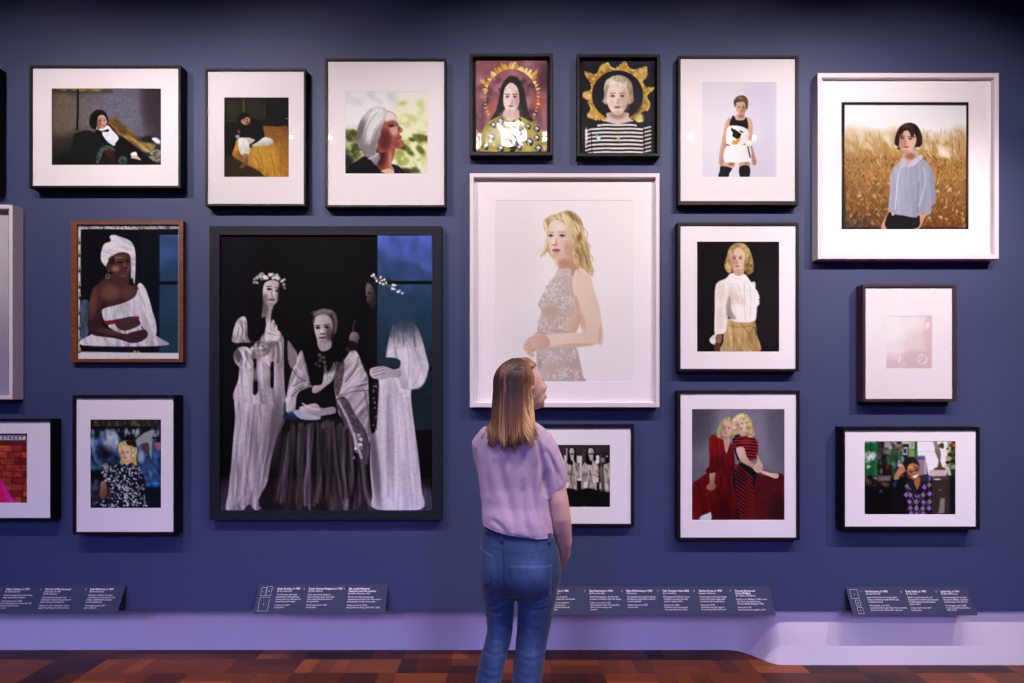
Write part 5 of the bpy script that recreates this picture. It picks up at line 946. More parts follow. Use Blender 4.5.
# ------------------------------------------------------------------ caption panels: slanted boards along the wall's foot
cap_m = mat('navy_caption_board', '#343a54', .6, .04, 30, spec=.2); txt_m = mat('pale_lettering', '#e8e0e8', .8); dark_m = mat('dark_bracket', '#15131c', .7)
def text_mesh(body, size, bold=0.0, shear=0):
    cu = bpy.data.curves.new('t', 'FONT'); cu.body = body; cu.size = size; cu.resolution_u = 2; cu.offset = bold; cu.fill_mode = 'FRONT'
    ob = bpy.data.objects.new('t', cu); C.objects.link(ob)
    bpy.context.view_layer.update()
    dg = bpy.context.evaluated_depsgraph_get()
    me = bpy.data.meshes.new_from_object(ob.evaluated_get(dg))
    v = [tuple(q.co) for q in me.vertices]; f = [tuple(p.vertices) for p in me.polygons]
    bpy.data.objects.remove(ob); bpy.data.curves.remove(cu); bpy.data.meshes.remove(me)
    return v, f
def panel(label, px0, px1, ptop, pbot, cols, plan=None):
    """px0, px1: left and right end of the top edge in the picture"""
    a = unp(px0, ptop, .004); b = unp(px1, ptop, .004)
    dp = .076; zb = unp(0, pbot, dp).z
    x0, x1, zt = a.x, b.x, a.z
    root = empty('caption_panel', ((x0 + x1) / 2, 0, zb), label, 'caption panel', 'slanted caption panels along the wall')
    n = Vector((0, -(zt - zb), -(dp - .004))); n = Vector((0, -(zt - zb), (dp - .004))).normalized()
    t = .004
    top = Vector((0, -.004, zt)); bot = Vector((0, -dp, zb))
    bm = bmesh.new()
    vs = []
    for x in (x0, x1):
        for p in (top, bot, bot - n * t, top - n * t + Vector((0, .0, 0))):
            vs.append(bm.verts.new((x, min(p.y, -.0002), p.z)))
    for q in ((0,1,2,3), (4,7,6,5), (0,4,5,1), (1,5,6,2), (2,6,7,3), (3,7,4,0)): bm.faces.new([vs[i] for i in q])
    bm_obj('panel', bm, cap_m, root)
    w = [(0, zt - .006), (0, zb + .012), (-dp + .012, zb + .012)]
    for (xa, xb) in ((x0 + .004, x0 + .012), (x1 - .012, x1 - .004), ((x0 + x1) / 2 - .004, (x0 + x1) / 2 + .004)):
        bm = bmesh.new(); A = [bm.verts.new((xa, y, z)) for y, z in w]; B = [bm.verts.new((xb, y, z)) for y, z in w]
        bm.faces.new(A); bm.faces.new(B[::-1])
        for i in range(3): j = (i + 1) % 3; bm.faces.new((A[i], B[i], B[j], A[j]))
        bm_obj('bracket', bm, dark_m, root)
    H = (top - bot).length; vd = (bot - top).normalized()
    def put(v, f, u, w_):
        vv = [bm.verts.new(Vector((u + q[0], 0, 0)) + top + vd * (w_ - q[1]) + n * .0006) for q in v]
        for q in f:
            try: bm.faces.new([vv[i] for i in q])
            except ValueError: pass
    for (cpx, num, lines) in cols:
        bm = bmesh.new(); u = unp(cpx, ptop, .004).x
        if num: put(*text_mesh(num, .012), u - .030, .0295); bm_obj('caption_number', bm, txt_m, root); bm = bmesh.new()
        w_ = .016
        for kind, s in lines:
            if kind == 'g': w_ += .007; continue
            sz, bo, st = {'h': (.0150, .00035, .0135), 'b': (.0118, .00005, .0125), 's': (.0115, 0, .0125)}[kind]
            w_ += st
            put(*text_mesh(s, sz, bo), u, w_)
        bm_obj('caption_text', bm, txt_m, root)
    if plan: bm = bmesh.new()
    for (u0, v0, u1, v1, dig) in (plan or []):     # outline plan of the hang
        for (a0, b0, a1, b1) in ((u0, v0, u1, v0 + .0012), (u0, v1 - .0012, u1, v1), (u0, v0, u0 + .0012, v1), (u1 - .0012, v0, u1, v1)):
            put([(a0, -b0, 0), (a1, -b0, 0), (a1, -b1, 0), (a0, -b1, 0)], [(0, 1, 2, 3)], x0, 0)
        put(*text_mesh(dig, .013), x0 + (u0 + u1) / 2 - .004, (v0 + v1) / 2 + .005)
    if plan: bm_obj('hang_plan', bm, txt_m, root)
def T(h, h2, body, foot):
    L = [('h', q) for q in h] + [('b', q) for q in h2] + [('g', '')] + [('b', q) for q in body] + [('g', '')] + [('s', q) for q in foot]
    return L
panel('navy caption panel cut by the left edge, three text columns', -60, 126, 584.8, 613.4, [
    (8, '1', T(['Olivia Colman, b 1974'], ['By Nadine Ijewere'], ['Award winning actor and producer', 'stage, television and theatre'], ['Chromogenic print, 2018', 'Commissioned as part of the Arts 100', 'Supported 2018, lent by', 'the artist'])),
    (47, '2', T(['Portrait of Elsa Rosenaur'], ['Self portrait, b 1984', 'By Elsa Rosenaur'], ['Artist depicting the actor and', 'broadcaster inspired the portrait of', 'other women of modern art'], ['Melbourne, 2021, copy of the original', 'large format Polacolor, 2021, lent here'])),
    (92, '3', T(['Jade McKenna, b 1969'], ['By Simon Procter'], ['Illustrator, designer and artist', 'celebrated as an animator for the', 'poster, collaborations, graphic', 'art and installations'], ['Chromogenic print, 2017', 'artist collection']))])
panel('navy caption panel below the three women photo', 259, 388, 584.2, 613.4, [
    (278.5, '1', T(['Jessie Buckley, b 1989'], ['By Eva Vermandel'], ['The Irish actor and singer', 'performed on the stage and', 'screen, drew on characters of', 'complexity and strength'], ['C-type print, 2017', 'lent by artist'])),
    (309.5, '2', T(['Dame Vanessa Redgrave, b 1937'], ['By Jillian Edelstein'], ['Actor and activist Redgrave', 'award winning career one of the', 'most respected performers of', 'her generation'], ['Chromogenic print, 1998', 'lent by artist'])),
    (349.5, '3', T(['Me as Julia Margaret', 'Cameron and two women'], ['By Gillian Wearing, b 1963'], ['The Turner Prize winning artist', 'transforms herself into the 19th century', 'photographer as she in her studio'], ['Gelatin silver print, 2018', 'lent by Maureen Paley, 2018, NPG 12345']))],
    [(.022, .018, .050, .064, '1'), (.053, .012, .082, .064, '2'), (.022, .072, .080, .148, '3')])
panel('long navy caption panel partly behind the visitor, six text columns', 494, 769.5, 586.4, 615, [
    (546, '2', T(['Ana Rackham, b 1985'], ['By Polly S Sarah'], ['Ana Rackham is an award', 'winning Australian film and theatre'], ['Inkjet print, artist collection', 'commissioned, given by', 'lent by the National Portrait', 'Gallery, 2016'])),
    (589, '3', T(['Faye Bourcard, b 1984'], ['By Francesca Allen'], ['Award winning actor, director and', 'producer known for stage and cinema'], ['C-type colour print, 2022', 'First exhibited Taylor Wessing 2022', 'colour archive images, lent', 'by artist'])),
    (626, '4', T(['Mary McCartney, b 1969'], ['Self portrait'], ['The striking artist captures aspects', 'of reflection and identity, inspired', 'in mirrored walls'], ['Gelatin silver print, 2003', 'lent by artist'])),
    (662, '5', T(['Vale Tempest, Paris 2000'], ['By Corinne Day'], ['Photographed for British Vogue,', 'Tempest is an award winning', 'actor for large in 2000'], ['C-type print, 2000', 'Purchased with kind support', 'Courtesy of the artist, 2022'])),
    (698, '6', T(['Saoirse Ronan, b 1994'], ['By Jackie Nickerson'], ['American born Irish actor Ronan', 'is one of the most sought after', 'performers of her generation'], ['Inkjet print, 2018', 'Purchased with kind support', 'Portrait Fund, 2020, NPG x14'])),
    (734, '7', T(['Vanessa Bryant and', 'Carey Mulligan'], ['By Tabitha, Anna Batola'], ['British actors Mulligan b 1985, works', 'The Great, Promising Young', 'Woman (2020), Mulligan b 1985'], ['Inkjet print, 2021', 'Given by the photographers, 2021']))])
panel('navy caption panel above the white plinth at the right', 845.5, 967, 587, 615.4, [
    (864, '1', T(['Patricia Jones, b 1983'], ['By Laura Pannack'], ['Jones is known for her work on film,', 'being nominated for both BAFTA and', 'Academy Awards'], ['Chromogenic print, 2016', 'Commissioned as part of the first five women', 'lent by the artist, 2016, NPG collection'])),
    (904, '2', T(['Emily Smith, b 1990'], ['By Cian Oba'], ['Smith is a story lead artist and', 'found part for the film archive based', 'in 2010 and she was lead female', 'artist in 2019'], ['C-type colour print, 2019', 'lent by artist'])),
    (939, '3', T(['Jackie Kay, b 1961'], ['By Mary McCartney'], ['Poet, playwright and novelist', 'Kay was the Makar, Scotland\'s', 'poet laureate, from 2016-21'], ['Chromogenic print, 2008', 'Commissioned by the Gallery', 'NPG x1234']))],
    [(.018, .014, .062, .064, '1'), (.034, .072, .062, .104, '2'), (.034, .112, .066, .148, '3')])
# ------------------------------------------------------------------ the visitor
WY = -1.09; WD = D + WY; WS = F / WD                      # her distance from the wall; pixels per metre there
def wp(px, py, dy=0.0): return Vector(((px - 512.0) / WS, WY + dy, CZ + (HY - py) / WS))
person = empty('person', (wp(513, 600).x, WY, 0), 'woman seen from behind in a mauve T-shirt and blue jeans, looking up at the wall', 'person')

def loft(bm, rings, n=28, ex=2.2, caps=True):
    """rings: (centre, half width vector, half depth vector)"""
    prev = None; first = None
    for c, u, w in rings:
        vs = []
        for i in range(n):
            a = 2 * PI * i / n; ca, sa = math.cos(a), math.sin(a)
            ca = math.copysign(abs(ca) ** (2 / ex), ca); sa = math.copysign(abs(sa) ** (2 / ex), sa)
            vs.append(bm.verts.new(c + u * ca + w * sa))
        if prev:
            for i in range(n): j = (i + 1) % n; bm.faces.new((prev[i], prev[j], vs[j], vs[i]))
        else: first = vs
        prev = vs
    if caps: bm.faces.new(first[::-1]); bm.faces.new(prev)
def hring(py, xl, xr, dep, dy=0.0, tilt=0.0):
    """a horizontal section between two silhouette columns; tilt lifts (+) the right side, in pixels"""
    h = (xr - xl) / 2 / WS
    return (wp((xl + xr) / 2, py, dy), Vector((h, 0, tilt / WS)), Vector((0, h * dep, 0)))
def tube(bm, pts, n=16, ex=2):
    """pts: (Vector, radius)"""
    rings = []
    for i, (p, r) in enumerate(pts):
        t = (pts[min(i + 1, len(pts) - 1)][0] - pts[max(i - 1, 0)][0]).normalized()
        a = t.cross(Vector((0, 1, 0))); a = a if a.length > .15 else t.cross(Vector((1, 0, 0))); a.normalize(); b = t.cross(a).normalized()
        ra, rb = r if isinstance(r, tuple) else (r, r)
        rings.append((p, a * ra, b * rb))
    loft(bm, rings, n, ex)
def ellipsoid(bm, c, r, rot=None, seg=20):
    m = Matrix.Translation(c) @ (rot.to_4x4() if rot else Matrix()) @ Matrix.Diagonal((*r, 1))
    bmesh.ops.create_uvsphere(bm, u_segments=seg, v_segments=seg // 2 + 2, radius=1, matrix=m)
def fuse(bm, voxel, smooth, it):
    """one continuous skin out of overlapping closed shapes"""
    bmesh.ops.recalc_face_normals(bm, faces=bm.faces)
    me = bpy.data.meshes.new('f'); bm.to_mesh(me); bm.free()
    ob = bpy.data.objects.new('f', me); C.objects.link(ob)
    r = ob.modifiers.new('r', 'REMESH'); r.mode = 'VOXEL'; r.voxel_size = voxel; r.use_smooth_shade = True
    s = ob.modifiers.new('s', 'SMOOTH'); s.factor = smooth; s.iterations = it
    bpy.context.view_layer.update(); dg = bpy.context.evaluated_depsgraph_get()
    out = bpy.data.meshes.new_from_object(ob.evaluated_get(dg))
    bpy.data.objects.remove(ob); bpy.data.meshes.remove(me)
    out.materials.clear()
    return out
def sculpt(me, fn):
    n = len(me.vertices); co = np.zeros(n * 3, np.float32); no = np.zeros(n * 3, np.float32)
    me.vertices.foreach_get('co', co); me.vertex_normals.foreach_get('vector', no)
    co = co.reshape(-1, 3).astype(float); no = no.reshape(-1, 3).astype(float)
    co = fn(co, no); me.vertices.foreach_set('co', co.astype(np.float32).ravel()); me.update()
def to_px(co):
    s = F / (D + co[:, 1]); return 512 + co[:, 0] * s, HY - (co[:, 2] - CZ) * s
def crease(co, no, pts, wid, dep, both=False):
    """a fold along a line given on her back, as seen square-on"""
    px = 512 + co[:, 0] * WS; py = HY - (co[:, 2] - CZ) * WS
    p = spline(flat(pts), False); d2 = np.full(len(co), 1e9); tb = np.zeros(len(co))
    for i in range(1, len(p)):
        e = p[i] - p[i - 1]; t = np.clip(((px - p[i-1][0]) * e[0] + (py - p[i-1][1]) * e[1]) / max(e @ e, 1e-9), 0, 1)
        d = (px - p[i-1][0] - t * e[0]) ** 2 + (py - p[i-1][1] - t * e[1]) ** 2
        m = d < d2; tb = np.where(m, (i - 1 + t) / (len(p) - 1), tb); d2 = np.where(m, d, d2)
    d = np.sqrt(d2) / wid
    fade = np.clip(np.sin(np.clip(tb, .06, .94) * PI) * 1.6, 0, 1)
    g = (np.exp(-d * d) * 1.35 - np.exp(-(d / 2.1) ** 2) * .55) * fade
    back = np.clip(-no[:, 1] * 3 + .4, 0, 1)
    return co - no * (g * back * dep)[:, None]

SK = mat('skin', '#d2a596', .5, .04, 30, .04, 160, sheen=.05)
b0 = SK.node_tree.nodes['Principled BSDF']; b0.inputs['Subsurface Weight'].default_value = .12; b0.inputs['Subsurface Radius'].default_value = (.012, .005, .003); b0.inputs['Subsurface Scale'].default_value = .6

# --- body: torso, neck, head, arms and hands as one skin
bm = bmesh.new()
loft(bm, [hring(414, 505, 529, 1, .015), hring(424, 503, 531, 1, .005), hring(432, 494, 540, .6), hring(445, 486, 548, .55), hring(470, 485, 546, .55), hring(500, 488, 545, .55), hring(530, 490, 547, .6), hring(560, 487, 553, .66)], ex=2.1)
# head: yaw turned right, chin lifted. local frame: f = forward, s = her left (away from the viewer's right), u = up
yaw = math.radians(59); pit = math.radians(13)
f0 = Vector((math.sin(yaw), math.cos(yaw), 0)); f = (f0 * math.cos(pit) + Vector((0, 0, math.sin(pit)))).normalized()
sd = Vector((-math.cos(yaw), math.sin(yaw), 0)).normalized(); u = f.cross(sd).normalized()
if u.z < 0: u = -u
HC = wp(522.4, 387, .015)                                   # middle of the skull
R3 = Matrix((f, sd, u)).transposed()
def hp(a, b, c): return HC + f * a + sd * b + u * c
def he(a, b, c, ra, rb, rc, ro=None):
    ellipsoid(bm, hp(a, b, c), (ra, rb, rc), R3 @ ro if ro else R3, 22)
he(-.012, 0, .022, .094, .075, .082)                        # cranium
he(.030, 0, -.008, .058, .062, .075)                        # mid face
he(.040, 0, -.055, .042, .050, .045)                        # jaw
he(.066, 0, -.083, .018, .022, .017)                        # chin
he(.076, 0, .018, .014, .045, .013)                         # brow
he(.060, .030, -.020, .024, .022, .020); he(.060, -.030, -.020, .024, .022, .020)   # cheeks
tube(bm, [(hp(.084, 0, .012), .008), (hp(.095, 0, -.008), .0095), (hp(.106, 0, -.022), .0115), (hp(.098, 0, -.033), .010), (hp(.084, 0, -.034), .008)], 12)
he(.094, .010, -.030, .009, .007, .007); he(.094, -.010, -.030, .009, .007, .007)
he(.087, 0, -.051, .011, .022, .0075); he(.085, 0, -.063, .011, .019, .008)          # lips
tube(bm, [(hp(-.01, 0, -.03), .058), (wp(517.5, 412, .01), .053), (wp(517, 424, -.005), .055), (wp(516, 434, -.01), .06)], 20)   # neck
for sg in (-1, 1):                                          # ears
    tube(bm, [(hp(.000, sg * .070, -.008), .008), (hp(-.010, sg * .076, .002), .007), (hp(-.020, sg * .078, -.010), .008), (hp(-.016, sg * .076, -.030), .008), (hp(-.004, sg * .070, -.046), .0085)], 8)
# arms: the right hangs and bends forward into the front of the hip, the left folds across the front
RA = [(wp(538, 445, .0), .042), (wp(546, 457, .0), .043), (wp(552.5, 475, -.005), .042), (wp(557.5, 500, -.015), .041), (wp(560.5, 517, -.012), .039), (wp(562, 529, .005), .038), (wp(564.2, 543, .03), .034), (wp(564.5, 560, .075), .029), (wp(561, 575, .125), .025), (wp(556, 582, .155), .025)]
tube(bm, RA, 18)
LA = [(wp(491, 440, .0), .050), (wp(487, 452, .04), .047), (wp(489, 475, .09), .042), (wp(493, 503, .12), .038), (wp(494, 518, .15), .036), (wp(497, 527, .18), .034), (wp(505, 538, .215), .029), (wp(522, 548, .245), .025), (wp(528, 551, .25), .024)]
tube(bm, LA, 18)
def hand(base, dirv, palm, side, curl):
    """palm block with four fingers of their own lengths and a thumb from the side of the palm"""
    dirv = dirv.normalized(); palm = palm.normalized(); across = dirv.cross(palm).normalized()
    tube(bm, [(base, (.026, .015)), (base + dirv * .035, (.036, .015)), (base + dirv * .075, (.040, .014)), (base + dirv * .088, (.037, .011))], 14) if False else None
    loft(bm, [(base + dirv * q, across * w_, palm * h_) for q, w_, h_ in ((-.01, .025, .018), (.03, .034, .016), (.07, .040, .0145), (.088, .037, .011))], 16, 2.6)
    for k, L in enumerate((.068, .078, .073, .056)):
        p0 = base + dirv * .075 + across * ((k - 1.5) * .0195)
        q = [(p0, .0095)]; d = dirv.copy(); p = p0
        for j in range(3):
            d = (d + palm * curl * (.5 + .12 * k)).normalized(); p = p + d * L * (.42, .33, .27)[j]; q.append((p, (.0090, .0083, .0070)[j]))
        tube(bm, q, 10)
    p0 = base + dirv * .022 + across * (-side * .024)
    d = (dirv * .75 - across * side * .75 + palm * .25).normalized(); p1 = p0 + d * .035; d2 = (dirv + palm * .35 - across * side * .2).normalized(); p2 = p1 + d2 * .030
    tube(bm, [(p0, .0125), (p1, .0110), (p2, .0100), (p2 + (d2 + palm * .2).normalized() * .024, .0080)], 10)
hand(RA[-1][0], Vector((-1, .35, -.25)), Vector((-.1, -.9, -.2)), 1, .55)
hand(LA[-1][0], Vector((.9, .12, -.45)), Vector((-.1, -.9, -.2)), -1, .5)
body = fuse(bm, .0052, .5, 4)
ob_body = link_mesh('body', body, SK, person, True)
# eyes, brows and lips
for sg in (-1, 1):
    bm = bmesh.new(); ellipsoid(bm, hp(.0708, sg * .030, .000), (.0125, .0125, .0125), R3, 14); eye = bm_obj('eye', bm, mat('eye_white', '#d8d0d0', .25), person, True)
    bm = bmesh.new(); ellipsoid(bm, hp(.0816, sg * .031, .002), (.003, .005, .005), R3, 10); bm_obj('iris', bm, mat('grey_blue_iris', '#4a5260', .2), eye, True)
    bm = bmesh.new(); tube(bm, [(hp(.083, sg * .014, .020), .0018), (hp(.082, sg * .028, .024), .0022), (hp(.072, sg * .042, .021), .0014)], 6); bm_obj('eyebrow', bm, mat('brow_hair', '#6a4c38', .7), person, True)
    bm = bmesh.new(); tube(bm, [(hp(.078, sg * .019, .003), .0016), (hp(.0828, sg * .030, .0075), .0022), (hp(.077, sg * .041, .002), .0016)], 6); bm_obj('eyelid', bm, mat('brow_hair', '#6a4c38', .7), eye, True)
bm = bmesh.new(); 
tube(bm, [(hp(.080, .021, -.0555), .0025), (hp(.0945, .008, -.0515), .0045), (hp(.0965, 0, -.0525), .0045), (hp(.0945, -.008, -.0515), .0045), (hp(.080, -.021, -.0555), .0025)], 8)
tube(bm, [(hp(.080, .020, -.0575), .0025), (hp(.0935, .008, -.0620), .0052), (hp(.0945, 0, -.0625), .0054), (hp(.0935, -.008, -.0620), .0052), (hp(.080, -.020, -.0575), .0025)], 8)
bm_obj('lips', bm, mat('lip_skin', '#b87870', .45), person, True)

# --- T-shirt
bm = bmesh.new()
loft(bm, [hring(421, 499, 533, .95, .0), hring(425, 493, 540, .68), hring(431, 483.5, 547, .58), hring(440, 478, 552, .56), hring(455, 476.5, 553.5, .56), hring(470, 477.5, 552, .57), hring(487, 480, 550.5, .57), hring(505, 482, 551, .60, -.002, -2), hring(517, 481.8, 553, .655, -.004, -4.5), hring(525, 482, 554, .67, -.004, -6), hring(530.5, 482.4, 554, .67, -.004, -6.5)], 44, 2.3)
loft(bm, [hring(428, 520, 543.5, .9), hring(436, 522, 551.5, .95, -.002), hring(446, 527, 557.5, 1.0, -.004), hring(458, 533, 562, 1.02, -.005, 1), hring(467, 538, 564.5, 1.05, -.006, 4), hring(476, 542.5, 566, 1.05, -.008, 7), hring(487, 545, 567.5, 1.02, -.01, 10), hring(490, 545.4, 567.8, 1.02, -.01, 10.5)], 26)
tube(bm, [(wp(494, 437, 0), .058), (wp(485, 446, .02), .054), (wp(485.5, 458, .05), .052), (wp(489, 474, .09), .050)], 24)
shirt = fuse(bm, .0055, .5, 5)
def shirt_fold(co, no):
    for pts, w, dp in (('541 452 532 478 535 505 543 532', 3.2, .0075), ('546 470 540 500 548 530', 2.6, .006), ('497 452 503 480 512 505 522 530', 5, .005), ('536 437 541 460 545 492', 2.6, .009), ('490 440 486 462 489 490', 3, .005), ('523 480 522 505 529 533', 3.4, .0055), ('508 500 512 515 514 530', 3, .004), ('549 455 556 470 562 482', 2.2, .003), ('543 446 552 462 556 484', 2.2, .004), ('492 515 500 520 508 528', 2.4, .0035)):
        co = crease(co, no, pts, w, dp * 1.35)
    nz = vnoise(co[:, 0] * 14 + 40, co[:, 2] * 9 + 40, 3) - .5
    return co + no * (nz * .005)[:, None]
sculpt(shirt, shirt_fold)
SH = mat('mauve_jersey', '#b59cb0', .8, .05, 60, .12, 420, sheen=.2)
ob_shirt = link_mesh('t_shirt', shirt, SH, person, True)
tree_s = BVHTree.FromPolygons([v.co for v in shirt.vertices], [tuple(p.vertices) for p in shirt.polygons])

# --- jeans
bm = bmesh.new()
loft(bm, [hring(522, 486.5, 549.5, .57), hring(527, 484.6, 552, .60), hring(536, 482, 555, .63), hring(548, 480.3, 558, .66, -.006), hring(560, 479.8, 560.5, .68, -.012), hring(570, 479.6, 561, .69, -.012), hring(580, 480, 560, .68, -.008), hring(588, 482, 557.5, .62, 0), hring(594, 488, 552, .5, .01)], 48, 2.35)
loft(bm, [hring(566, 481, 520, 1.12, -.008), hring(580, 480, 517.5, 1.12, -.006), hring(592, 481.8, 514.5, 1.08, 0), hring(605, 484, 514, 1.05, .004), hring(618, 486, 513.8, 1.02, .006), hring(630, 487, 513, .98, .006), hring(643, 484.5, 510.6, .98, .002), hring(655, 481, 507.5, 1.0, -.004), hring(668, 478, 504, 1.02, -.010), hring(684, 475, 500.5, 1.08, -.018), hring(705, 471.5, 496, 1.1, -.024), hring(730, 469, 490.5, 1.08, -.022), hring(760, 467.5, 485.5, 1.05, -.012), hring(790, 467, 483, 1.05, -.008), hring(797, 467, 483, 1.05, -.008)], 30, 2.1)
loft(bm, [hring(566, 514, 560.5, 1.02, -.008), hring(580, 515, 559.6, 1.02, -.006), hring(592, 516.6, 557.5, 1.0, 0), hring(605, 517.6, 554.8, 1.0, .004), hring(618, 517.5, 552.4, 1.0, .006), hring(630, 516.8, 550, .98, .006), hring(643, 515.6, 547.2, .98, .002), hring(655, 514.4, 545, 1.0, -.004), hring(668, 513, 542.8, 1.02, -.010), hring(684, 512, 540.4, 1.08, -.018), hring(705, 510.5, 536, 1.1, -.024), hring(730, 509.5, 531.5, 1.08, -.022), hring(760, 509, 527.5, 1.05, -.012), hring(790, 509, 525.5, 1.05, -.008), hring(797, 509, 525.5, 1.05, -.008)], 30, 2.1)
jeans = fuse(bm, .0055, .5, 3)
def jean_fold(co, no):
    L = [('502 531 502.5 550 504 572 509 588', 1.6, .006), ('513 590 502 596 490 602', 2, .005), ('514 590 528 594 545 590', 2.2, .005), ('516 596 530 603 548 602', 2, .004), ('512 600 500 607 488 608', 2, .004), ('484 590 492 596 505 595', 1.8, .003)]
    for y in (634, 641, 648, 655, 662, 670): L.append(('%g %g %g %g %g %g' % (484 - (y - 634) * .25, y - 3, 496, y + 1.5, 510 - (y - 634) * .2, y - 2), 1.9, .0013 + .0009 * math.sin(y * 2.3)))
    for y in (622, 634, 645, 652, 660, 668, 676): L.append(('%g %g %g %g %g %g' % (517 - (y - 634) * .1, y - 2, 532, y + 1.5, 549 - (y - 634) * .2, y - 4), 1.9, .0012 + .0009 * math.sin(y * 1.9)))
    for y in (586, 592): L.append(('522 %g 536 %g 552 %g' % (y + 4, y + 6, y + 1), 1.5, .0025))
    for pts, w, dp in L: co = crease(co, no, pts, w, dp)
    nz = vnoise(co[:, 0] * 30 + 40, co[:, 2] * 26 + 40, 3) - .5
    return co + no * (nz * .0025)[:, None]
sculpt(jeans, jean_fold)
def denim():
    m, nt, b = new_mat('denim')
    N, L = nt.nodes.new, nt.links.new
    tc = N('ShaderNodeTexCoord'); at = N('ShaderNodeVertexColor'); at.layer_name = 'ink'
    mp = N('ShaderNodeMapping'); mp.inputs['Scale'].default_value = (500, 500, 90); L(tc.outputs['Object'], mp.inputs[0])
    n1 = N('ShaderNodeTexNoise'); n1.inputs['Scale'].default_value = 1; n1.inputs['Detail'].default_value = 2; L(mp.outputs[0], n1.inputs['Vector'])
    n2 = N('ShaderNodeTexNoise'); n2.inputs['Scale'].default_value = 26; n2.inputs['Detail'].default_value = 5; L(tc.outputs['Object'], n2.inputs['Vector'])
    a = N('ShaderNodeMath'); a.operation = 'MULTIPLY_ADD'; a.inputs[1].default_value = .5; a.inputs[2].default_value = .4; L(n1.outputs['Fac'], a.inputs[0])
    c = N('ShaderNodeMath'); c.operation = 'MULTIPLY_ADD'; c.inputs[1].default_value = .7; L(n2.outputs['Fac'], c.inputs[0]); L(a.outputs[0], c.inputs[2])
    mx = N('ShaderNodeMix'); mx.data_type = 'RGBA'; mx.blend_type = 'MULTIPLY'; mx.inputs['Factor'].default_value = 1; L(at.outputs['Color'], mx.inputs['A']); L(c.outputs[0], mx.inputs['B'])
    L(mx.outputs['Result'], b.inputs['Base Color']); b.inputs['Roughness'].default_value = .85; b.inputs['Specular IOR Level'].default_value = .2; b.inputs['Sheen Weight'].default_value = .15
    bp = N('ShaderNodeBump'); bp.inputs['Strength'].default_value = .3; bp.inputs['Distance'].default_value = .002; L(n1.outputs['Fac'], bp.inputs['Height']); L(bp.outputs['Normal'], b.inputs['Normal'])
    return m
DN = denim()
def denim_ink(me, base='#243759', fade='#4c6690'):
    n = len(me.vertices); co = np.zeros(n * 3, np.float32); me.vertices.foreach_get('co', co); co = co.reshape(-1, 3)
    px = 512 + co[:, 0] * WS; py = HY - (co[:, 2] - CZ) * WS
    w = np.zeros(n)                                       # wear: seat and thigh backs rubbed pale
    for cx, cy, rx, ry, a in ((531, 562, 16, 22, .55), (491, 560, 10, 20, .35), (498, 650, 7, 50, .5), (533, 640, 9, 60, .45), (545, 585, 9, 20, .3)):
        w = np.maximum(w, a * np.exp(-((px - cx) / rx) ** 2 - ((py - cy) / ry) ** 2))
    w = (w * (.6 + .8 * vnoise(px / 2.2 + 50, py / 5 + 50, 4)))[:, None]
    c = s2l(hx(base)) * (1 - w) + s2l(hx(fade)) * w
    at = me.color_attributes.new('ink', 'FLOAT_COLOR', 'POINT'); at.data.foreach_set('color', np.concatenate([c, np.ones((n, 1))], 1).astype(np.float32).ravel())
denim_ink(jeans)
ob_jeans = link_mesh('jeans', jeans, DN, person, True)
tree_j = BVHTree.FromPolygons([v.co for v in jeans.vertices], [tuple(p.vertices) for p in jeans.polygons])
def on(tree, px, py, lift=.0):
    """the cloth's surface behind her back at a given height and side"""
    o = wp(px, py, -.6); h, nrm, i, d = tree.ray_cast(o, Vector((0, 1, 0)))
    if h is None:
        h, nrm, i, d = tree.find_nearest(wp(px, py, -.1))
    if nrm.y > 0: nrm = -nrm
    return h + nrm * lift
def seam(name, lines, r, m, parent, tree, step=2.0):
    bm = bmesh.new()
    for ln in lines:
        p = flat(ln); q = []
        for i in range(1, len(p)):
            k = max(1, int(np.hypot(*(p[i] - p[i-1])) / step))
            q += [p[i-1] + (p[i] - p[i-1]) * j / k for j in range(k)]
        q.append(p[-1]); tube(bm, [(on(tree, x, y, r * .35), r) for x, y in q], 6)
    return bm_obj(name, bm, m, parent, True)
def patch(name, outline, m, parent, tree, thick, nu=12, nv=12):
    """a piece of cloth sewn on: follows the surface, with its own thickness. outline: four corners"""
    q = flat(outline); bm = bmesh.new(); g = [[], []]
    for layer, lf in ((0, thick), (1, -.003)):
        for j in range(nv + 1):
            row = []
            for i in range(nu + 1):
                a, b = i / nu, j / nv
                p = (q[0] * (1 - a) + q[1] * a) * (1 - b) + (q[3] * (1 - a) + q[2] * a) * b
                if len(q) == 5 and b > .6: p = p + (q[4] - (q[2] + q[3]) / 2) * ((b - .6) / .4) * (1 - abs(2 * a - 1))
                row.append(bm.verts.new(on(tree, p[0], p[1], lf)))
            g[layer].append(row)
    for j in range(nv):
        for i in range(nu):
            bm.faces.new((g[0][j][i], g[0][j][i+1], g[0][j+1][i+1], g[0][j+1][i])); bm.faces.new((g[1][j][i], g[1][j+1][i], g[1][j+1][i+1], g[1][j][i+1]))
    for i in range(nu):
        bm.faces.new((g[0][0][i+1], g[0][0][i], g[1][0][i], g[1][0][i+1])); bm.faces.new((g[0][nv][i], g[0][nv][i+1], g[1][nv][i+1], g[1][nv][i]))
    for j in range(nv):
        bm.faces.new((g[0][j][0], g[0][j+1][0], g[1][j+1][0], g[1][j][0])); bm.faces.new((g[0][j+1][nu], g[0][j][nu], g[1][j][nu], g[1][j+1][nu]))
    bmesh.ops.recalc_face_normals(bm, faces=bm.faces)
    me = bpy.data.meshes.new(name); bm.to_mesh(me); bm.free(); denim_ink(me, '#25395c')
    return link_mesh(name, me, m, parent, True)
st_m = mat('tan_stitching', '#a08a6c', .8); st2 = mat('navy_stitching', '#1d2c58', .8)
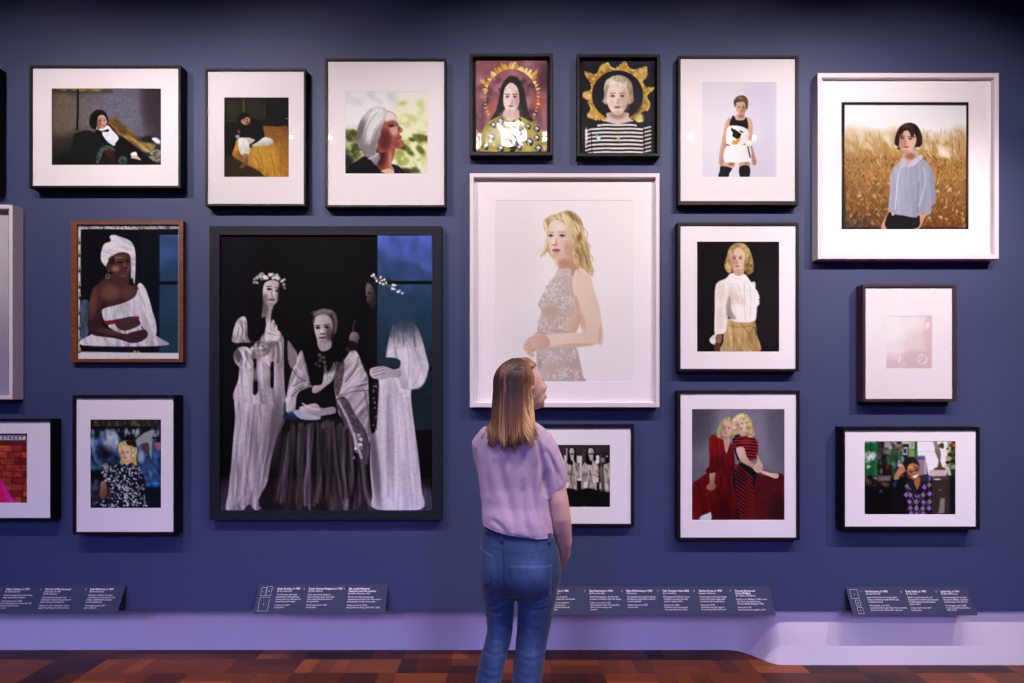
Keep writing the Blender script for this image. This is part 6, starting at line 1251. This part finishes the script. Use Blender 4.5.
patch('back_pocket', '508.5 556.5 550 557.5 549.5 588 513 589 531 597', DN, ob_jeans, tree_j, .0022)
patch('back_pocket', '481.8 544.5 494.5 549.5 491.5 576 481 572 486 579', DN, ob_jeans, tree_j, .0022)
seam('stitching', ['509 557.5 516 559 530 559.6 549.5 558.6', '510 560 513.5 588 530.5 595.5 548.5 587 549 560', '482.5 546 494 551 491 575 486 578', '512 575 525 579 534 576 548 580'], 0.0012, st_m, ob_jeans, tree_j)
seam('seam', ['502.2 530 502.6 548 504 568 508.5 584 513.5 591', '484 536 493 541 502 544 520 546 545 544 557 539'], .0009, st2, ob_jeans, tree_j)
patch('waistband', '484.6 522.5 551.6 527 552.6 536.4 483.8 530', DN, ob_jeans, tree_j, .0028, 30, 4)
for a in ('500 525 503.6 525 503.8 537 500.2 536.7', '545.8 528 549.6 527.6 550 539 546.2 539.2'): patch('belt_loop', a, DN, ob_jeans, tree_j, .0055, 3, 6)
# collar band and hems of the T-shirt
seam('hem', ['483.5 522 495 525.5 508 528.5 525 531.5 540 533.5 552.5 534', '546.5 497.5 551 494 558 488 566 480.5'], .0018, SH, ob_shirt, tree_s)
# shoes, below the picture's edge
for px, dx in ((475, -.004), (517, .02)):
    bm = bmesh.new(); x = wp(px, 800).x
    loft(bm, [(Vector((x + dx * t * 3, WY - .09 + t * .25, .036 + .012 * math.sin(t * 3) - .01 * t)), Vector((.030 + .016 * math.sin(t * PI), 0, 0)), Vector((0, 0, .034 + .014 * (1 - t)))) for t in (0, .08, .25, .45, .65, .85, .96, 1.0)], 18, 2.6)
    tube(bm, [(Vector((x, WY - .03, .06)), .036), (Vector((x, WY - .012, .115)), .030)], 14)
    bm_obj('shoe', bm, mat('white_canvas_shoe', '#cfcad0', .7, .06, 60), person, True)

# --- hair: a full under-shape and many locks laid over it
def hair_mat():
    m, nt, b = new_mat('brown_to_blonde_hair')
    N, L = nt.nodes.new, nt.links.new
    at = N('ShaderNodeVertexColor'); at.layer_name = 'ink'; L(at.outputs['Color'], b.inputs['Base Color'])
    b.inputs['Roughness'].default_value = .45; b.inputs['Specular IOR Level'].default_value = .35; b.inputs['Anisotropic'].default_value = .5
    tc = N('ShaderNodeTexCoord'); mp = N('ShaderNodeMapping'); mp.inputs['Scale'].default_value = (420, 420, 14); L(tc.outputs['Object'], mp.inputs[0])
    n = N('ShaderNodeTexNoise'); n.inputs['Scale'].default_value = 1; L(mp.outputs[0], n.inputs['Vector']); bp = N('ShaderNodeBump'); bp.inputs['Strength'].default_value = .35; bp.inputs['Distance'].default_value = .003
    L(n.outputs['Fac'], bp.inputs['Height']); L(bp.outputs['Normal'], b.inputs['Normal']); return m
HM = hair_mat()
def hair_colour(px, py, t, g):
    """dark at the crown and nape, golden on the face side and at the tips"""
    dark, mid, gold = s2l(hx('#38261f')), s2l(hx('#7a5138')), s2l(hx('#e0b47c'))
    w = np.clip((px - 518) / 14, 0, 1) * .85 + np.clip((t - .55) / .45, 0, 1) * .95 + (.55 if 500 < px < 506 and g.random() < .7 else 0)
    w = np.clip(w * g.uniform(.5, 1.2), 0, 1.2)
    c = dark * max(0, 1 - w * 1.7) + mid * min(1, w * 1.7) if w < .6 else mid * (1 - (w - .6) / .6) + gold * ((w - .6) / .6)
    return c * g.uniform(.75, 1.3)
g = random.Random(21)
locks = []
def scalp(a, e):
    """a: azimuth about the head's up axis from the face (rad), e: elevation"""
    return HC + f * (-.012 + .100 * math.cos(e) * math.cos(a)) + sd * (.082 * math.cos(e) * math.sin(a)) + u * (.024 + .090 * math.sin(e))
for i in range(1150):
    a = g.uniform(-PI, PI)
    if abs(a) < 1.25: a = math.copysign(g.uniform(1.25, PI), a)
    if -1.6 < a < 0: a = -g.uniform(1.6, PI)
    root_e = g.uniform(.55, 1.45)
    p0 = scalp(a, root_e)
    pts = [p0]
    e = root_e
    steps = 7
    for k in range(1, steps + 1):                            # over the skull
        ee = root_e + (.02 - root_e) * k / steps
        aa = a + (.10 if a > 0 else -.10) * k / steps
        pts.append(scalp(aa, ee) + Vector((g.gauss(0, .0012), g.gauss(0, .0012), 0)))
    base = pts[-1]
    px = 512 + base.x * WS
    # free fall to the shoulders: ends by where it starts
    drop = g.uniform(.85, 1.0)
    endpy = 446 + 4 * math.sin(px * .7) - max(0, (500 - px)) * .9 - max(0, px - 515) * .32
    if px > 524: endpy = 438 + g.uniform(-3, 3)
    endpy = base.z - (CZ + (HY - endpy) / WS)
    tx = (px - 513) * (.10 if px < 513 else .32)
    wob = g.uniform(-1.2, 1.2)
    for k in range(1, 9):
        t = k / 8
        q = base + Vector(((tx * t ** 1.4 + wob * math.sin(t * 3) + ((-6 * math.sin(PI * t * .8) + 10 * t ** 3) if px > 521 else 0)) / WS, 0, -endpy * drop * t))
        yb = base.y - .012 * math.sin(t * 2.2) - (.018 if base.y < WY else -.004) * t
        q.y = yb
        h, nrm, _, d = tree_s.find_nearest(q)                # lie on the shirt, not in it
        if h is not None and (q - h).dot(nrm) < .006 and q.z < wp(0, 418).z: q = h + nrm * (.006 + .004 * g.random())
        pts.append(q)
    for _ in range(3): pts = [pts[0]] + [(pts[i-1] + pts[i] * 2 + pts[i+1]) / 4 for i in range(1, len(pts) - 1)] + [pts[-1]]
    r = g.uniform(.0020, .0036)
    locks.append((pts, r))
# strands that come forward beside the right temple
for i in range(60):
    a = -g.uniform(1.35, 1.75); pts = []
    for k in range(9):
        t = k / 8; pts.append(scalp(a - .25 * t * t, 1.35 - 1.5 * t) + f * .004 * math.sin(t * 3) - sd * .003)
    base = pts[-1]
    for k in range(1, 8):
        t = k / 7; pts.append(base + Vector(((1.5 * math.sin(t * 2.5) + 3.2 * t * t + g.uniform(-.3, .3)) / WS, -.02 * t, -.155 * t * g.uniform(.97, 1.03))))
    locks.append((pts, g.uniform(.002, .0035)))
# hair swept back from the brow and over the temples
for i in range(420):
    a = g.uniform(-1.5, 1.5); e0 = .66 + .10 * g.random() - .16 * abs(a) / 1.5; sg = 1 if a > 0 else -1; pts = []
    for k in range(10):
        t = k / 9
        q = scalp(a + sg * 1.05 * t, e0 * (1 - t) + t * (1.42 - .78 * abs(a) / 1.5))
        pts.append(HC + (q - HC) * (1.0 + .022 * math.sin(PI * min(t * 1.3, 1))))
    locks.append((pts, g.uniform(.002, .0034)))
vs, fs, cs = [], [], []
for pts, r in locks:
    n = len(pts); b0 = len(vs); seedc = random.Random(g.random())
    tone = g.random()
    for i, p in enumerate(pts):
        t = i / (n - 1)
        tg = (pts[min(i + 1, n - 1)] - pts[max(i - 1, 0)]).normalized()
        out = (p - Vector((HC.x, HC.y, p.z))); out = out - tg * out.dot(tg); out = out.normalized() if out.length > 1e-5 else Vector((0, -1, 0))
        sdv = tg.cross(out).normalized(); rr = r * (1 - .75 * t ** 3)
        px = 512 + p.x * WS; py = HY - (p.z - CZ) * WS
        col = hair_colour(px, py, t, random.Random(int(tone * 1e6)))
        for k in range(5):
            an = 2 * PI * k / 5; vs.append(tuple(p + sdv * math.cos(an) * rr * 1.7 + out * math.sin(an) * rr * .8)); cs.append((*col, 1))
    for i in range(n - 1):
        for k in range(5):
            k2 = (k + 1) % 5; fs.append((b0 + i*5 + k, b0 + i*5 + k2, b0 + (i+1)*5 + k2, b0 + (i+1)*5 + k))
    fs.append(tuple(b0 + (n-1)*5 + k for k in range(5)))
# under-shape so no scalp shows between the locks
bm = bmesh.new()
ellipsoid(bm, HC - f * .022 + u * .026, (.086, .080, .087), R3, 26)
ellipsoid(bm, HC - f * .036 - u * .01, (.070, .076, .085), R3, 26)
loft(bm, [(wp(509, 385, .0), Vector((.058, 0, 0)), Vector((0, .060, 0))), (wp(509, 405, -.01), Vector((.064, 0, 0)), Vector((0, .058, 0))), (wp(509, 420, -.026), Vector((.064, 0, 0)), Vector((0, .045, 0))), (wp(509, 432, -.05), Vector((.054, 0, 0)), Vector((0, .030, 0))), (wp(509, 438, -.06), Vector((.04, 0, 0)), Vector((0, .02, 0)))], 24)
um = fuse(bm, .006, .5, 4)
n0 = len(vs)
for v in um.vertices:
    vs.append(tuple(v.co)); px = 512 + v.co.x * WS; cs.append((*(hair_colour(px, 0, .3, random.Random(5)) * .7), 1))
for p in um.polygons: fs.append(tuple(n0 + i for i in p.vertices))
me = bpy.data.meshes.new('hair'); me.from_pydata(vs, [], fs); me.update()
at = me.color_attributes.new('ink', 'FLOAT_COLOR', 'POINT'); at.data.foreach_set('color', np.array(cs, np.float32).ravel())
link_mesh('hair', me, HM, person, True)
# ------------------------------------------------------------------ light: track spots above the hang, two added spots, windows behind, dusk sky
def spot(x, y, z, tx, tz, watts, size=62, blend=.6, col=(1, .80, .72), rad=.045, ty=0.0):
    li = bpy.data.lights.new('track_or_fill_spot', 'SPOT'); li.energy = watts; li.spot_size = math.radians(size); li.spot_blend = blend; li.color = col; li.shadow_soft_size = rad
    o = bpy.data.objects.new('track_or_fill_spot', li); o.location = (x, y, z); C.objects.link(o)
    d = Vector((tx, ty, tz)) - Vector((x, y, z)); o.rotation_euler = d.to_track_quat('-Z', 'Y').to_euler()
LY, LZ = -2.05, 4.08
WARM = (1, .85, .86)
for x, tx, tz, w, sz in ((-3.2, -2.6, 1.9, 130, 90), (-2.10, -1.7, 1.9, 112, 90), (-1.73, -.9, 1.95, 100, 90), (-.02, .25, 2.0, 138, 90), (1.70, 1.15, 1.95, 142, 90), (2.31, 2.25, 1.8, 165, 92), (3.45, 2.36, 1.75, 330, 50)):
    spot(x, LY, LZ, tx, tz, w, sz, .62 if sz > 60 else 1, WARM, .012)
# added spots: one to light the visitor, one filling under the right overhang
spot(1.9, -2.6, 4.1, .08, 1.4, 230, 36, 1.0, WARM, .03, -1.09)
spot(3.4, -4.6, 3.9, 3.1, .3, 260, 34, 1.0, WARM, .04)
w = bpy.data.worlds.new('sky'); bpy.context.scene.world = w; w.use_nodes = True
nt = w.node_tree; bg = nt.nodes['Background']
tc = nt.nodes.new('ShaderNodeTexCoord'); sp = nt.nodes.new('ShaderNodeSeparateXYZ'); nt.links.new(tc.outputs['Generated'], sp.inputs[0])
cr = nt.nodes.new('ShaderNodeValToRGB'); e = cr.color_ramp.elements
e[0].position = 0.0; e[0].color = (.01, .03, .05, 1); e[1].position = 1; e[1].color = (.5, .43, .95, 1)
for p, c in ((.50, (.002, .004, .006, 1)), (.565, (.004, .012, .024, 1)), (.60, (.007, .020, .046, 1)), (.622, (.018, .032, .10, 1)), (.645, (.045, .06, .25, 1)), (.672, (.07, .09, .34, 1)), (.70, (.44, .38, .95, 1))):
    q = e.new(p); q.color = c
ma = nt.nodes.new('ShaderNodeMath'); ma.operation = 'MULTIPLY_ADD'; ma.inputs[1].default_value = .5; ma.inputs[2].default_value = .5
nt.links.new(sp.outputs['Z'], ma.inputs[0]); 
tn = nt.nodes.new('ShaderNodeTexNoise'); tn.inputs['Scale'].default_value = 34; tn.inputs['Detail'].default_value = 5; nt.links.new(tc.outputs['Generated'], tn.inputs['Vector'])
tm = nt.nodes.new('ShaderNodeMath'); tm.operation = 'MULTIPLY_ADD'; tm.inputs[1].default_value = .09; tm.inputs[2].default_value = -.045; nt.links.new(tn.outputs['Fac'], tm.inputs[0])
ta = nt.nodes.new('ShaderNodeMath'); ta.operation = 'ADD'; nt.links.new(ma.outputs[0], ta.inputs[0]); nt.links.new(tm.outputs[0], ta.inputs[1])
nt.links.new(ta.outputs[0], cr.inputs[0]); nt.links.new(cr.outputs[0], bg.inputs['Color']); bg.inputs['Strength'].default_value = 42
for a, b_ in WIN:                                            # window openings as light portals for the sky
    li = bpy.data.lights.new('window_portal', 'AREA'); li.shape = 'RECTANGLE'; li.size = b_ - a; li.size_y = WZ1 - WZ0; li.cycles.is_portal = True
    o = bpy.data.objects.new('window_portal', li); o.location = ((a + b_) / 2, YB - .09, (WZ0 + WZ1) / 2); o.rotation_euler = (PI / 2, 0, 0); C.objects.link(o)
# blue wash area lamp builder, never called, so no such lamp stands here
def area(x, y, z, sx, sy, rot, watts, col):
    li = bpy.data.lights.new('blue_wash', 'AREA'); li.shape = 'RECTANGLE'; li.size = sx; li.size_y = sy; li.energy = watts; li.color = col
    o = bpy.data.objects.new('blue_wash', li); o.location = (x, y, z); o.rotation_euler = rot; C.objects.link(o)
# ------------------------------------------------------------------ camera
cam = bpy.data.cameras.new('camera'); cam.sensor_width = 36; cam.lens = F * 36 / 1024; cam.shift_y = (HY - 341.5) / 1024; cam.clip_start = .05
co = bpy.data.objects.new('camera', cam); co.location = (0, -D, CZ); co.rotation_euler = (PI / 2, 0, 0); C.objects.link(co)
sc = bpy.context.scene; sc.camera = co
sc.view_settings.view_transform = 'Standard'; sc.view_settings.look = 'None'; sc.view_settings.exposure = 0; sc.view_settings.gamma = 1; sc.view_settings.use_curve_mapping = False
sc.cycles.max_bounces = 8; sc.cycles.transparent_max_bounces = 12; sc.cycles.caustics_reflective = False; sc.cycles.caustics_refractive = False
